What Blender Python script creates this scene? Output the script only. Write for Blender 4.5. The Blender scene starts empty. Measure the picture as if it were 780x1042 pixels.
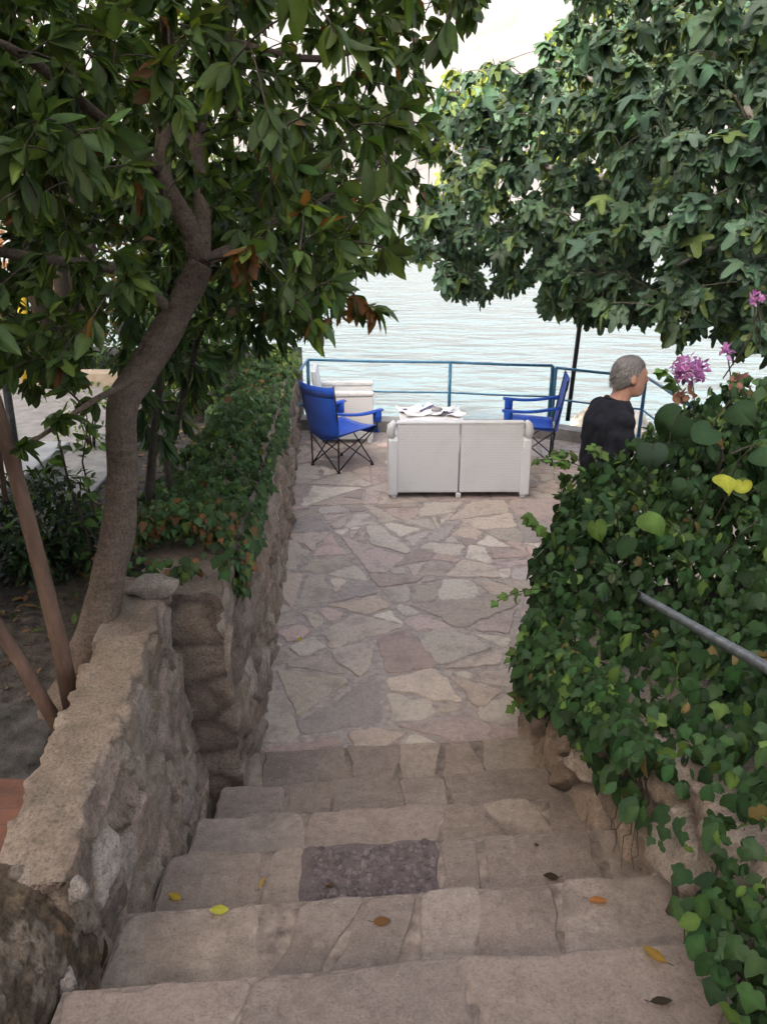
import bpy, bmesh, math, random
import numpy as np
from mathutils import Vector, Matrix, noise

random.seed(7)
rng = np.random.default_rng(11)
R = math.radians
scene = bpy.context.scene
C = scene.collection

# ------------------------------------------------------------------ camera, sky, sun, exposure
CAM_H, PITCH, FPX = 2.55, R(21.5), 782.0
cam_d = bpy.data.cameras.new('camera')
cam = bpy.data.objects.new('camera', cam_d); C.objects.link(cam)
cam.location = (0, 0, CAM_H); cam.rotation_euler = (math.pi/2 - PITCH, 0, 0)
cam_d.sensor_fit = 'VERTICAL'; cam_d.sensor_height = 36.0; cam_d.lens = 36.0*FPX/1042.0
cam_d.clip_start = 0.02; cam_d.clip_end = 20000
scene.camera = cam

SUN_EL, SUN_AZ = R(33), R(210)
world = bpy.data.worlds.new('World'); scene.world = world; world.use_nodes = True
wn = world.node_tree.nodes; wl = world.node_tree.links
sky = wn.new('ShaderNodeTexSky'); sky.sky_type = 'NISHITA'; sky.sun_disc = False
sky.sun_elevation = SUN_EL; sky.sun_rotation = SUN_AZ
sky.air_density = 0.9; sky.dust_density = 7.0; sky.ozone_density = 0.6
wl.new(sky.outputs[0], wn['Background'].inputs[0]); wn['Background'].inputs[1].default_value = 0.15

sun_d = bpy.data.lights.new('sun', 'SUN'); sun_d.energy = 3.4; sun_d.angle = R(0.5); sun_d.color = (1, .90, .80)
sun = bpy.data.objects.new('sun', sun_d); C.objects.link(sun)
sd = Vector((math.sin(SUN_AZ)*math.cos(SUN_EL), math.cos(SUN_AZ)*math.cos(SUN_EL), math.sin(SUN_EL)))
sun.rotation_euler = (-sd).to_track_quat('-Z', 'Y').to_euler(); sun.location = (10, -20, 30)

scene.view_settings.view_transform = 'Standard'; scene.view_settings.look = 'None'
scene.view_settings.exposure = 2.42; scene.view_settings.gamma = 1.0
scene.cycles.max_bounces = 8; scene.cycles.transparent_max_bounces = 8
scene.cycles.use_denoising = True

# ------------------------------------------------------------------ helpers
_f = Vector((0, math.cos(PITCH), -math.sin(PITCH))); _u = Vector((0, math.sin(PITCH), math.cos(PITCH)))
def ray(px, py): return Vector((1, 0, 0))*((px-390)/FPX) + _f - _u*((py-521)/FPX)
def pz(px, py, z=0.0):
    r = ray(px, py); return Vector((0, 0, CAM_H)) + r*((z-CAM_H)/r.z)
def pd(px, py, d):
    r = ray(px, py); return Vector((0, 0, CAM_H)) + r*(d/r.y)
def proj(P):
    P = np.asarray(P, float); q = P - np.array([0, 0, CAM_H])
    dep = q@np.array(_f); up = q@np.array(_u)
    dep = np.where(np.abs(dep) < 1e-4, 1e-4, dep)
    return np.stack([390+FPX*q[..., 0]/dep, 521-FPX*up/dep, dep], -1)
def inpoly(px, py, poly):
    c = np.zeros(np.shape(px), bool); n = len(poly)
    for i in range(n):
        x0, y0 = poly[i]; x1, y1 = poly[(i+1) % n]
        cond = ((y0 > py) != (y1 > py))
        xx = (x1-x0)*(py-y0)/((y1-y0) if y1 != y0 else 1e-9)+x0
        c ^= cond & (px < xx)
    return c
def sstep(a, b, x):
    t = np.clip((x-a)/(b-a), 0, 1); return t*t*(3-2*t)
def vnoise(x, y, seed=0):
    """smooth value noise, vectorised"""
    def h(i, j):
        k = (i*374761393 + j*668265263 + seed*1274126177) & 0xffffffff
        k = ((k ^ (k >> 13))*1274126177) & 0xffffffff
        return ((k ^ (k >> 16)) & 0xffff)/65535.0
    xi = np.floor(x).astype(np.int64); yi = np.floor(y).astype(np.int64)
    fx = x-xi; fy = y-yi; fx = fx*fx*(3-2*fx); fy = fy*fy*(3-2*fy)
    a, b, c_, d = h(xi, yi), h(xi+1, yi), h(xi, yi+1), h(xi+1, yi+1)
    return (a*(1-fx)+b*fx)*(1-fy)+(c_*(1-fx)+d*fx)*fy
def fbm(x, y, seed=0, oct=4):
    s = 0; a = .5; t = 0
    for o in range(oct):
        s = s + a*vnoise(x*2**o, y*2**o, seed+o*17); t += a; a *= .5
    return s/t
def cells(u, v, su, sv, seed):
    """jittered cell noise: F1, F2, and a random id value per cell"""
    r = np.random.default_rng(seed); n = 257
    J = r.random((n, n, 2)); I = r.random((n, n))
    a = u/su; b = v/sv; ia = np.floor(a).astype(int); ib = np.floor(b).astype(int)
    f1 = np.full(u.shape, 9.); f2 = np.full(u.shape, 9.); idv = np.zeros(u.shape); oa = np.zeros(u.shape); ob = np.zeros(u.shape)
    for di in (-1, 0, 1):
        for dj in (-1, 0, 1):
            ci, cj = ia+di, ib+dj
            j = J[ci % n, cj % n]
            da = a-(ci+.12+.76*j[..., 0]); db = b-(cj+.12+.76*j[..., 1]); d = np.hypot(da, db)
            near = d < f1; oa = np.where(near, da, oa); ob = np.where(near, db, ob)
            f2 = np.where(near, f1, np.minimum(f2, d)); idv = np.where(near, I[ci % n, cj % n], idv); f1 = np.where(near, d, f1)
    cells.off = (oa, ob)
    return f1, f2, idv

def tag(o, label=None, cat=None, group=None, kind=None):
    if label: o['label'] = label
    if cat: o['category'] = cat
    if group: o['group'] = group
    if kind: o['kind'] = kind
    return o
def empty(name, loc=(0, 0, 0), rz=0.0):
    o = bpy.data.objects.new(name, None); o.empty_display_size = .1; C.objects.link(o)
    o.location = loc; o.rotation_euler = (0, 0, rz); return o

class MB:
    def __init__(s): s.v = []; s.f = []; s.col = []
    def add(s, V, F, col=None):
        n = len(s.v); s.v.extend([tuple(map(float, p)) for p in V]); s.f.extend([tuple(i+n for i in f) for f in F])
        if col is not None: s.col.extend([col]*len(V))
        return s
    def tube(s, pts, rad, n=8, cap=True, wob=0.0, col=None):
        pts = [Vector(p) for p in pts]; m = len(pts)
        if not hasattr(rad, '__len__'): rad = [rad]*m
        tang = [(pts[min(i+1, m-1)]-pts[max(i-1, 0)]).normalized() for i in range(m)]
        a = tang[0].orthogonal().normalized(); V = []; F = []
        for i in range(m):
            a = (a - tang[i]*a.dot(tang[i])); a = a.normalized() if a.length > 1e-6 else tang[i].orthogonal().normalized()
            b = tang[i].cross(a)
            for k in range(n):
                t = 2*math.pi*k/n
                rr = rad[i]*(1+(wob*noise.noise((math.cos(t)*1.3+pts[i].x*7, math.sin(t)*1.3+pts[i].y*7, pts[i].z*9)) if wob else 0))
                V.append(pts[i]+a*(math.cos(t)*rr)+b*(math.sin(t)*rr))
        for i in range(m-1):
            for k in range(n):
                F.append((i*n+k, i*n+(k+1) % n, (i+1)*n+(k+1) % n, (i+1)*n+k))
        if cap:
            F.append(tuple(range(n-1, -1, -1))); F.append(tuple((m-1)*n+k for k in range(n)))
        return s.add(V, F, col)
    def loft(s, secs, n=20):
        """secs: (cx,cy,cz,rx,ry[,power])"""
        V = []; F = []; m = len(secs)
        for q in secs:
            cx, cy, cz, rx, ry = q[:5]
            for k in range(n):
                t = 2*math.pi*k/n; V.append((cx+rx*math.cos(t), cy+ry*math.sin(t), cz))
        for i in range(m-1):
            for k in range(n): F.append((i*n+k, i*n+(k+1) % n, (i+1)*n+(k+1) % n, (i+1)*n+k))
        F.append(tuple(range(n-1, -1, -1))); F.append(tuple((m-1)*n+k for k in range(n)))
        return s.add(V, F)
    def ball(s, c, r, nu=14, nv=10):
        if not hasattr(r, '__len__'): r = (r, r, r)
        V = [(c[0], c[1], c[2]-r[2])]; F = []
        for i in range(1, nv):
            p = math.pi*i/nv
            for k in range(nu):
                t = 2*math.pi*k/nu
                V.append((c[0]+r[0]*math.sin(p)*math.cos(t), c[1]+r[1]*math.sin(p)*math.sin(t), c[2]-r[2]*math.cos(p)))
        V.append((c[0], c[1], c[2]+r[2])); L = len(V)-1
        for k in range(nu): F.append((0, 1+(k+1) % nu, 1+k)); F.append((L, L-nu+k, L-nu+(k+1) % nu))
        for i in range(nv-2):
            for k in range(nu):
                a = 1+i*nu; F.append((a+k, a+(k+1) % nu, a+nu+(k+1) % nu, a+nu+k))
        return s.add(V, F)
    def box(s, c, size, M=None):
        V = [Vector((sx*size[0]/2, sy*size[1]/2, sz*size[2]/2)) for sx in (-1, 1) for sy in (-1, 1) for sz in (-1, 1)]
        V = [(M @ v if M else v)+Vector(c) for v in V]
        return s.add(V, [(0, 1, 3, 2), (4, 6, 7, 5), (0, 4, 5, 1), (2, 3, 7, 6), (0, 2, 6, 4), (1, 5, 7, 3)])
    def prism(s, poly, z0, z1):
        n = len(poly); V = [(x, y, z0) for x, y in poly]+[(x, y, z1) for x, y in poly]
        return s.add(V, [tuple(range(n-1, -1, -1)), tuple(range(n, 2*n))]+[(i, (i+1) % n, n+(i+1) % n, n+i) for i in range(n)])
    def build(s, name, mat, parent=None, smooth=False, bevel=0, seg=2, remesh=0):
        me = bpy.data.meshes.new(name); me.from_pydata(s.v, [], s.f)
        if s.col and len(s.col) == len(s.v):
            at = me.attributes.new('tint', 'FLOAT_COLOR', 'POINT')
            at.data.foreach_set('color', np.array([(c[0], c[1], c[2], 1) for c in s.col], np.float32).ravel())
        me.materials.append(mat)
        o = bpy.data.objects.new(name, me); C.objects.link(o)
        if parent: o.parent = parent
        if smooth: me.polygons.foreach_set('use_smooth', [True]*len(me.polygons))
        if remesh:
            m = o.modifiers.new('remesh', 'REMESH'); m.mode = 'VOXEL'; m.voxel_size = remesh; m.use_smooth_shade = True
            m = o.modifiers.new('smooth', 'SMOOTH'); m.factor = .5; m.iterations = 4
        if bevel:
            m = o.modifiers.new('bevel', 'BEVEL'); m.width = bevel; m.segments = seg; m.limit_method = 'ANGLE'; m.angle_limit = R(40)
        return o

def np_mesh(name, V, F, mat, parent=None, tint=None, smooth=True):
    """V (n,3); F (m,k) array of equal-size faces or a list of such arrays"""
    if not isinstance(F, list): F = [F]
    me = bpy.data.meshes.new(name)
    me.vertices.add(len(V)); me.vertices.foreach_set('co', np.asarray(V, np.float32).ravel())
    loops = np.concatenate([f.ravel() for f in F]); tot = np.concatenate([np.full(len(f), f.shape[1]) for f in F])
    me.loops.add(len(loops)); me.loops.foreach_set('vertex_index', loops.astype(np.int32))
    me.polygons.add(len(tot)); st = np.concatenate([[0], np.cumsum(tot)[:-1]])
    me.polygons.foreach_set('loop_start', st.astype(np.int32)); me.polygons.foreach_set('loop_total', tot.astype(np.int32))
    me.polygons.foreach_set('use_smooth', np.full(len(tot), smooth))
    if tint is not None:
        at = me.attributes.new('tint', 'FLOAT_COLOR', 'POINT')
        t = np.ones((len(V), 4), np.float32); t[:, :3] = tint; at.data.foreach_set('color', t.ravel())
    me.update(calc_edges=True); me.validate()
    me.materials.append(mat)
    o = bpy.data.objects.new(name, me); C.objects.link(o)
    if parent: o.parent = parent
    return o
def grid_faces(nu, nv, off=0):
    i = np.arange(nu-1)[:, None]*nv+np.arange(nv-1)[None, :]
    return np.stack([i, i+nv, i+nv+1, i+1], -1).reshape(-1, 4)+off

# ------------------------------------------------------------------ materials
def mat(name): 
    m = bpy.data.materials.new(name); m.use_nodes = True
    nt = m.node_tree; return m, nt, nt.nodes['Principled BSDF']
def nnoise(nt, scale, detail=6, rough=.6, vec=None, stretch=None):
    n = nt.nodes.new('ShaderNodeTexNoise'); n.inputs['Scale'].default_value = scale
    n.inputs['Detail'].default_value = detail; n.inputs['Roughness'].default_value = rough
    tc = nt.nodes.new('ShaderNodeTexCoord'); src = tc.outputs['Object']
    if stretch:
        mp = nt.nodes.new('ShaderNodeMapping'); mp.inputs['Scale'].default_value = stretch; nt.links.new(src, mp.inputs[0]); src = mp.outputs[0]
    nt.links.new(src, n.inputs['Vector']); return n.outputs['Fac']
def ramp(nt, fac, stops):
    r = nt.nodes.new('ShaderNodeValToRGB'); nt.links.new(fac, r.inputs[0])
    while len(r.color_ramp.elements) < len(stops): r.color_ramp.elements.new(.5)
    for e, (p, c) in zip(r.color_ramp.elements, stops):
        e.position = p; e.color = (*c, 1) if hasattr(c, '__len__') else (c, c, c, 1)
    return r.outputs[0]
def mix(nt, a, b, fac, mode='MIX'):
    m = nt.nodes.new('ShaderNodeMix'); m.data_type = 'RGBA'; m.blend_type = mode
    for sock, val in ((m.inputs[0], fac), (m.inputs[6], a), (m.inputs[7], b)):
        if isinstance(val, bpy.types.NodeSocket): nt.links.new(val, sock)
        elif hasattr(val, '__len__'): sock.default_value = (*val, 1)
        else: sock.default_value = val
    return m.outputs[2]
def bump(nt, h, strength, dist, prev=None):
    b = nt.nodes.new('ShaderNodeBump'); b.inputs['Strength'].default_value = strength; b.inputs['Distance'].default_value = dist
    nt.links.new(h, b.inputs['Height'])
    if prev: nt.links.new(prev, b.inputs['Normal'])
    return b.outputs[0]
def attr(nt, name='tint'):
    a = nt.nodes.new('ShaderNodeAttribute'); a.attribute_name = name; return a.outputs['Color']

def stone_mat(name, stain=(.05, .04, .035), rough=.82, vary=.55, fine=90, bstr=.5, speck=.7):
    m, nt, p = mat(name)
    base = attr(nt)
    big = nnoise(nt, 5, 8, .65); med = nnoise(nt, 30, 9, .75); fin = nnoise(nt, fine*1.6, 6, .75); lic = nnoise(nt, 13, 5, .8)
    tc = nt.nodes.new('ShaderNodeTexCoord'); vo = nt.nodes.new('ShaderNodeTexVoronoi'); vo.inputs['Scale'].default_value = fine*.9; nt.links.new(tc.outputs['Object'], vo.inputs['Vector'])
    c = mix(nt, base, ramp(nt, med, [(.28, .45), (.5, .95), (.72, 1.3)]), vary, 'MULTIPLY')
    c = mix(nt, c, stain, ramp(nt, big, [(.50, 0), (.74, .75)]))
    c = mix(nt, c, (.50, .46, .40), ramp(nt, lic, [(.60, 0), (.70, .45)]))
    c = mix(nt, c, ramp(nt, fin, [(.34, .35), (.50, 1.05), (.7, 1.35)]), speck, 'MULTIPLY')
    c = mix(nt, c, (.04, .032, .026), ramp(nt, vo.outputs['Distance'], [(.04, .5), (.12, 0)]))
    nt.links.new(c, p.inputs['Base Color']); p.inputs['Roughness'].default_value = rough
    p.inputs['Specular IOR Level'].default_value = .25
    b = bump(nt, med, bstr*1.3, .022); b = bump(nt, fin, bstr*1.3, .007, b); b = bump(nt, ramp(nt, vo.outputs['Distance'], [(.05, 0), (.2, 1)]), .4, .004, b)
    nt.links.new(b, p.inputs['Normal']); return m
def plain_mat(name, col, rough=.6, var=.25, scale=12, bs=.2, bd=.01, metal=0, spec=.4, stretch=None):
    m, nt, p = mat(name)
    n = nnoise(nt, scale, 7, .65, stretch=stretch)
    c = mix(nt, col, ramp(nt, n, [(.3, 1-var*1.6), (.7, 1.0)]), 1.0, 'MULTIPLY')
    nt.links.new(c, p.inputs['Base Color']); p.inputs['Roughness'].default_value = rough; p.inputs['Metallic'].default_value = metal
    p.inputs['Specular IOR Level'].default_value = spec
    nt.links.new(bump(nt, n, bs, bd), p.inputs['Normal']); return m
def leaf_mat(name, trans=.3, rough=.45, spec=.35, warm=(1.5, 1.35, .55)):
    m, nt, p = mat(name)
    base = attr(nt); n = nnoise(nt, 60, 3)
    c = mix(nt, base, ramp(nt, n, [(.3, .7), (.7, 1.0)]), .7, 'MULTIPLY')
    nt.links.new(c, p.inputs['Base Color']); p.inputs['Roughness'].default_value = rough; p.inputs['Specular IOR Level'].default_value = spec
    t = nt.nodes.new('ShaderNodeBsdfTranslucent'); nt.links.new(mix(nt, c, warm, 1.0, 'MULTIPLY'), t.inputs[0])
    mx = nt.nodes.new('ShaderNodeMixShader'); mx.inputs[0].default_value = trans
    nt.links.new(p.outputs[0], mx.inputs[1]); nt.links.new(t.outputs[0], mx.inputs[2])
    nt.links.new(mx.outputs[0], nt.nodes['Material Output'].inputs[0]); return m

M_flag = stone_mat('flagstone', stain=(.20, .165, .15), vary=.55, speck=.45)
M_tread = stone_mat('tread_stone', stain=(.17, .135, .11), vary=.62, bstr=.7, speck=.4)
M_rubble = stone_mat('rubble_stone', stain=(.10, .075, .058), vary=.7, fine=70, bstr=.7)
M_leaf = leaf_mat('glossy_leaf', .42, .45, .3)
M_fig = leaf_mat('fig_leaf', .30, .55, .3)
M_soft = leaf_mat('soft_leaf', .25, .65, .12)
M_ivy = leaf_mat('ivy_leaf', .22, .5, .15)
M_bract = leaf_mat('flower_bract', .45, .6, .2, (1.2, 1, 1.2))
def bark_mat(name, col, dark):
    m, nt, p = mat(name)
    a = nnoise(nt, 26, 8, .7, stretch=(.6, .6, 1.6)); b = nnoise(nt, 120, 6, .75); g = nnoise(nt, 7, 5, .6); k = nnoise(nt, 50, 5, .7, stretch=(1.6, 1.6, .35))
    c = mix(nt, col, ramp(nt, a, [(.3, .5), (.65, 1.1)]), .8, 'MULTIPLY'); c = mix(nt, c, dark, ramp(nt, k, [(.56, 0), (.68, .8)]))
    c = mix(nt, c, ramp(nt, b, [(.35, .3), (.55, 1.0)]), .7, 'MULTIPLY'); c = mix(nt, c, (.15, .16, .10), ramp(nt, g, [(.55, 0), (.75, .5)]))
    nt.links.new(c, p.inputs['Base Color']); p.inputs['Roughness'].default_value = .9; p.inputs['Specular IOR Level'].default_value = .2
    q = bump(nt, a, .9, .012); q = bump(nt, k, .6, .01, q); nt.links.new(bump(nt, b, .5, .004, q), p.inputs['Normal']); return m
M_bark = bark_mat('bark', (.185, .14, .112), (.06, .042, .032))
M_bark_pale = plain_mat('pale_bark', (.17, .105, .075), .8, .4, 22, .6, .012, stretch=(1, 1, .3))
M_twig = plain_mat('twig_bark', (.07, .055, .04), .85, .4, 30, .4, .005)
M_soil = plain_mat('soil', (.10, .085, .072), .95, .55, 16, .9, .05)
M_step_mortar = plain_mat('step_mortar', (.27, .215, .18), .92, .5, 22, .8, .012)
M_concrete = plain_mat('concrete', (.26, .25, .24), .85, .3, 9, .3, .01)
M_mortar = plain_mat('mortar', (.47, .40, .36), .92, .35, 22, .8, .012)
M_white_wall = plain_mat('whitewash', (.62, .61, .60), .8, .2, 8, .3, .01)
M_blue_paint = plain_mat('blue_paint', (.05, .19, .34), .4, .25, 30, .15, .002)
M_dark_metal = plain_mat('dark_metal', (.035, .033, .035), .45, .2, 30, .1, .002, metal=.4)
M_grey_pipe = plain_mat('galvanised_pipe', (.32, .34, .37), .42, .35, 25, .15, .002, metal=.65)
M_yellow = plain_mat('yellow_paint', (.62, .43, .03), .5, .25, 20, .1, .002)
M_rubber = plain_mat('rubber', (.02, .02, .02), .7)
M_skin = plain_mat('skin', (.46, .25, .18), .55, .15, 40, .15, .002)
M_hair = plain_mat('grey_hair', (.20, .19, .18), .75, .45, 110, .9, .008)
M_shirt = plain_mat('black_cotton', (.018, .019, .026), .9, .35, 30, .25, .004, spec=.15)
M_trouser = plain_mat('navy_cotton', (.022, .026, .045), .9, .3, 24, .2, .004, spec=.15)
M_shoe = plain_mat('shoe_leather', (.04, .03, .025), .6)
M_paper = plain_mat('paper', (.74, .73, .75), .8, .12, 9, .05, .002)
M_ink = plain_mat('ink', (.05, .06, .16), .7)
M_grey_item = plain_mat('grey_plastic', (.28, .28, .31), .5)
M_rock = plain_mat('pale_rock', (.55, .50, .42), .9, .4, 4, .9, .08)

def fabric_mat():
    m, nt, p = mat('blue_fabric')
    n = nnoise(nt, 220, 2); n2 = nnoise(nt, 9, 4)
    c = mix(nt, (.010, .085, .52), ramp(nt, n2, [(.3, .65), (.7, 1.0)]), 1, 'MULTIPLY')
    nt.links.new(c, p.inputs['Base Color']); p.inputs['Roughness'].default_value = .7
    p.inputs['Sheen Weight'].default_value = .2; p.inputs['Specular IOR Level'].default_value = .2
    b = bump(nt, n2, .4, .01); nt.links.new(bump(nt, n, .25, .001, b), p.inputs['Normal']); return m
M_blue = fabric_mat()
def wicker_mat():
    m, nt, p = mat('white_wicker_resin')
    tc = nt.nodes.new('ShaderNodeTexCoord')
    w = nt.nodes.new('ShaderNodeTexWave'); w.wave_type = 'BANDS'; w.bands_direction = 'Z'; w.inputs['Scale'].default_value = 12; w.inputs['Distortion'].default_value = .6
    w2 = nt.nodes.new('ShaderNodeTexWave'); w2.wave_type = 'BANDS'; w2.bands_direction = 'DIAGONAL'; w2.inputs['Scale'].default_value = 15; w2.inputs['Distortion'].default_value = .3
    for q in (w, w2): nt.links.new(tc.outputs['Object'], q.inputs['Vector'])
    n = nnoise(nt, 4, 6, .6)
    h = mix(nt, w.outputs['Fac'], w2.outputs['Fac'], .35)
    c = mix(nt, (.60, .615, .635), ramp(nt, h, [(.0, .90), (.5, 1.0)]), 1, 'MULTIPLY')
    c = mix(nt, c, (.44, .44, .43), ramp(nt, n, [(.5, 0), (.8, .45)]))
    nt.links.new(c, p.inputs['Base Color']); p.inputs['Roughness'].default_value = .55; p.inputs['Specular IOR Level'].default_value = .3
    nt.links.new(bump(nt, h, .35, .003), p.inputs['Normal']); return m
M_wicker = wicker_mat()
M_wicker_edge = plain_mat('white_resin', (.64, .65, .665), .5, .15, 10, .05, .002)

# ------------------------------------------------------------------ setting: sea, far shore, added unseen hill
def sea_mat():
    m, nt, p = mat('sea_water')
    a = nnoise(nt, .9, 3, .5, stretch=(.55, 1.0, 1)); b_ = nnoise(nt, 2.4, 3, .5, stretch=(.5, 1.2, 1)); c_ = nnoise(nt, .22, 3, .5, stretch=(.5, 1.3, 1))
    p.inputs['Base Color'].default_value = (.11, .155, .165, 1); p.inputs['Roughness'].default_value = .12
    p.inputs['IOR'].default_value = 1.33; p.inputs['Specular IOR Level'].default_value = .5
    b = bump(nt, c_, .5, .6); b = bump(nt, a, .8, .5, b); b = bump(nt, b_, .5, .10, b)
    nt.links.new(b, p.inputs['Normal']); return m
SEA_Z = -1.7
o = MB().add([(-3900, 5, SEA_Z), (3900, 5, SEA_Z), (3900, 3700, SEA_Z), (-3900, 3700, SEA_Z)], [(0, 1, 2, 3)]).build('sea', sea_mat()); tag(o, kind='structure')

def mountain():
    m, nt, p = mat('limestone_slope')
    a = nnoise(nt, .006, 10, .65); b = nnoise(nt, .03, 8, .7)
    c = ramp(nt, a, [(.35, (.11, .105, .09)), (.5, (.19, .165, .155)), (.7, (.27, .235, .22))])
    c = mix(nt, c, (.045, .06, .035), ramp(nt, b, [(.5, 0), (.62, .75)]))
    nt.links.new(c, p.inputs['Base Color']); p.inputs['Roughness'].default_value = 1; p.inputs['Specular IOR Level'].default_value = 0
    nt.links.new(bump(nt, b, .6, 8), p.inputs['Normal'])
    nu, nv = 260, 70
    x = np.linspace(-3600, 3600, nu)[:, None]+np.zeros((1, nv)); t = np.linspace(0, 1, nv)[None, :]+np.zeros((nu, 1))
    y = 1300+t*2200+120*fbm(x*.002, t*2, 3)
    ridge = 950+320*fbm(x*.0011, t*0, 5)
    z = SEA_Z-3+ridge*(t**.85)*(.75+.5*fbm(x*.004+3, t*5, 8, 5))
    o = np_mesh('far_mountain', np.stack([x, y, z], -1).reshape(-1, 3), grid_faces(nu, nv)[:, ::-1], m); tag(o, kind='structure')
mountain()

def shade_hill():  # unseen slope behind the camera, added to keep the terrace in shade
    sh = np.array([math.sin(SUN_AZ), math.cos(SUN_AZ)]); lat = np.array([-sh[1], sh[0]])
    if lat[0] < 0: lat = -lat
    nu, nw = 121, 40
    u = np.linspace(-90, 90, nu)[:, None]+np.zeros((1, nw)); w = np.linspace(12, 120, nw)[None, :]+np.zeros((nu, 1))
    crest = 36.7 - 2.2*sstep(-5.8, -7.2, u)  # crest shaped to shade the terrace, dipped to let sun reach the left garden
    rise = np.clip((w-12)/33, 0, 1)**1.1
    z = .9+(crest-.9)*rise+-np.where(w > 45, (w-45)*.12, 0)
    xy = u[..., None]*lat+w[..., None]*sh
    V = np.concatenate([xy, z[..., None]], -1).reshape(-1, 3)
    o = np_mesh('shade_hill', V, grid_faces(nu, nw), plain_mat('shade_hillside', (.11, .11, .07), 1, .5, .8, .5, .3)); tag(o, kind='structure')
shade_hill()

def haze():
    m = bpy.data.materials.new('haze_air'); m.use_nodes = True; nt = m.node_tree; nt.nodes.clear()
    out = nt.nodes.new('ShaderNodeOutputMaterial'); v = nt.nodes.new('ShaderNodeVolumePrincipled'); v.inputs['Density'].default_value = .00034
    v.inputs['Color'].default_value = (.86, .91, .96, 1); v.inputs['Anisotropy'].default_value = .1; nt.links.new(v.outputs[0], out.inputs['Volume'])
    o = MB().box((0, 1600, 745), (8200, 4600, 1500)).build('haze', m); tag(o, kind='stuff')
haze()

# ------------------------------------------------------------------ flagstones
def voronoi_cells(seeds, bound):
    """convex cells of seeds clipped to the polygon bound (list of 2-vectors)"""
    out = []
    S = np.array(seeds)
    for i, s in enumerate(S):
        poly = [np.array(p, float) for p in bound]
        order = np.argsort(((S-s)**2).sum(1))[1:28]
        for j in order:
            n = S[j]-s; mid = (S[j]+s)/2; new = []
            L = len(poly)
            if L < 3: break
            for k in range(L):
                a, b = poly[k], poly[(k+1) % L]; da, db = (a-mid)@n, (b-mid)@n
                if da <= 0: new.append(a)
                if (da < 0 < db) or (db < 0 < da): new.append(a+(b-a)*(da/(da-db)))
            poly = new
        if len(poly) >= 3: out.append((i, np.array(poly)))
    return out
def area(p): x, y = p[:, 0], p[:, 1]; return .5*(x@np.roll(y, -1)-y@np.roll(x, -1))
def inset(poly, g):
    """convex inset by clipping with shifted edges"""
    if area(poly) < 0: poly = poly[::-1]
    res = [p for p in poly]; n = len(poly)
    for k in range(n):
        a, b = poly[k], poly[(k+1) % n]; e = b-a; l = np.hypot(*e)
        if l < 1e-6: continue
        nr = np.array([e[1], -e[0]])/l; gk = g(k) if callable(g) else g; off = a@nr-gk; new = []
        for q in range(len(res)):
            p0, p1 = res[q], res[(q+1) % len(res)]; d0, d1 = p0@nr-off, p1@nr-off
            if d0 <= 0: new.append(p0)
            if (d0 < 0 < d1) or (d1 < 0 < d0): new.append(p0+(p1-p0)*(d0/(d0-d1)))
        res = new
        if len(res) < 3: return None
    return np.array(res)
def roughen(poly, step, amp, rnd, seed, keep=None):
    """subdivide, chamfer corners, wobble the outline"""
    n = len(poly); pts = []
    for k in range(n):
        a, b = poly[k], poly[(k+1) % n]; l = np.hypot(*(b-a)); r = min(rnd, l*.3)
        e = (b-a)/max(l, 1e-6); m = max(2, int((l-2*r)/step)+1)
        for t in np.linspace(0, 1, m): pts.append(a+e*r+(b-a-2*e*r)*t)
    pts = np.array(pts); c = pts.mean(0); d = pts-c; L = np.hypot(d[:, 0], d[:, 1])[:, None]
    w = (fbm(pts[:, 0]*11, pts[:, 1]*11, seed, 3)-.5)[:, None]*2*amp
    if keep is not None: w = w*keep(pts)[:, None]
    return pts+d/np.maximum(L, 1e-6)*w
TONES = [(.50, .42, .35), (.46, .385, .33), (.54, .47, .405), (.43, .355, .305), (.47, .36, .32), (.42, .335, .305), (.52, .455, .39), (.45, .365, .305), (.42, .365, .335), (.56, .495, .43)]
def add_stone(mb, pts, z, thick, bev, col, tilt=(0, 0)):
    n = len(pts); c = pts.mean(0)
    def Z(p, dz): return z+dz+(p[0]-c[0])*tilt[0]+(p[1]-c[1])*tilt[1]
    ins = c+(pts-c)*(1-np.minimum(.4, bev/np.maximum(np.hypot(*(pts-c).T), 1e-6)))[:, None]
    V = [(p[0], p[1], Z(p, -thick)) for p in pts]+[(p[0], p[1], Z(p, -bev*.8)) for p in pts]+[(p[0], p[1], Z(p, 0)) for p in ins]+[(c[0], c[1], Z(c, .001))]
    F = []
    for r in range(2):
        for k in range(n): F.append((r*n+k, r*n+(k+1) % n, (r+1)*n+(k+1) % n, (r+1)*n+k))
    for k in range(n): F.append((2*n+k, 2*n+(k+1) % n, 3*n))
    mb.add(V, F, col)

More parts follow.
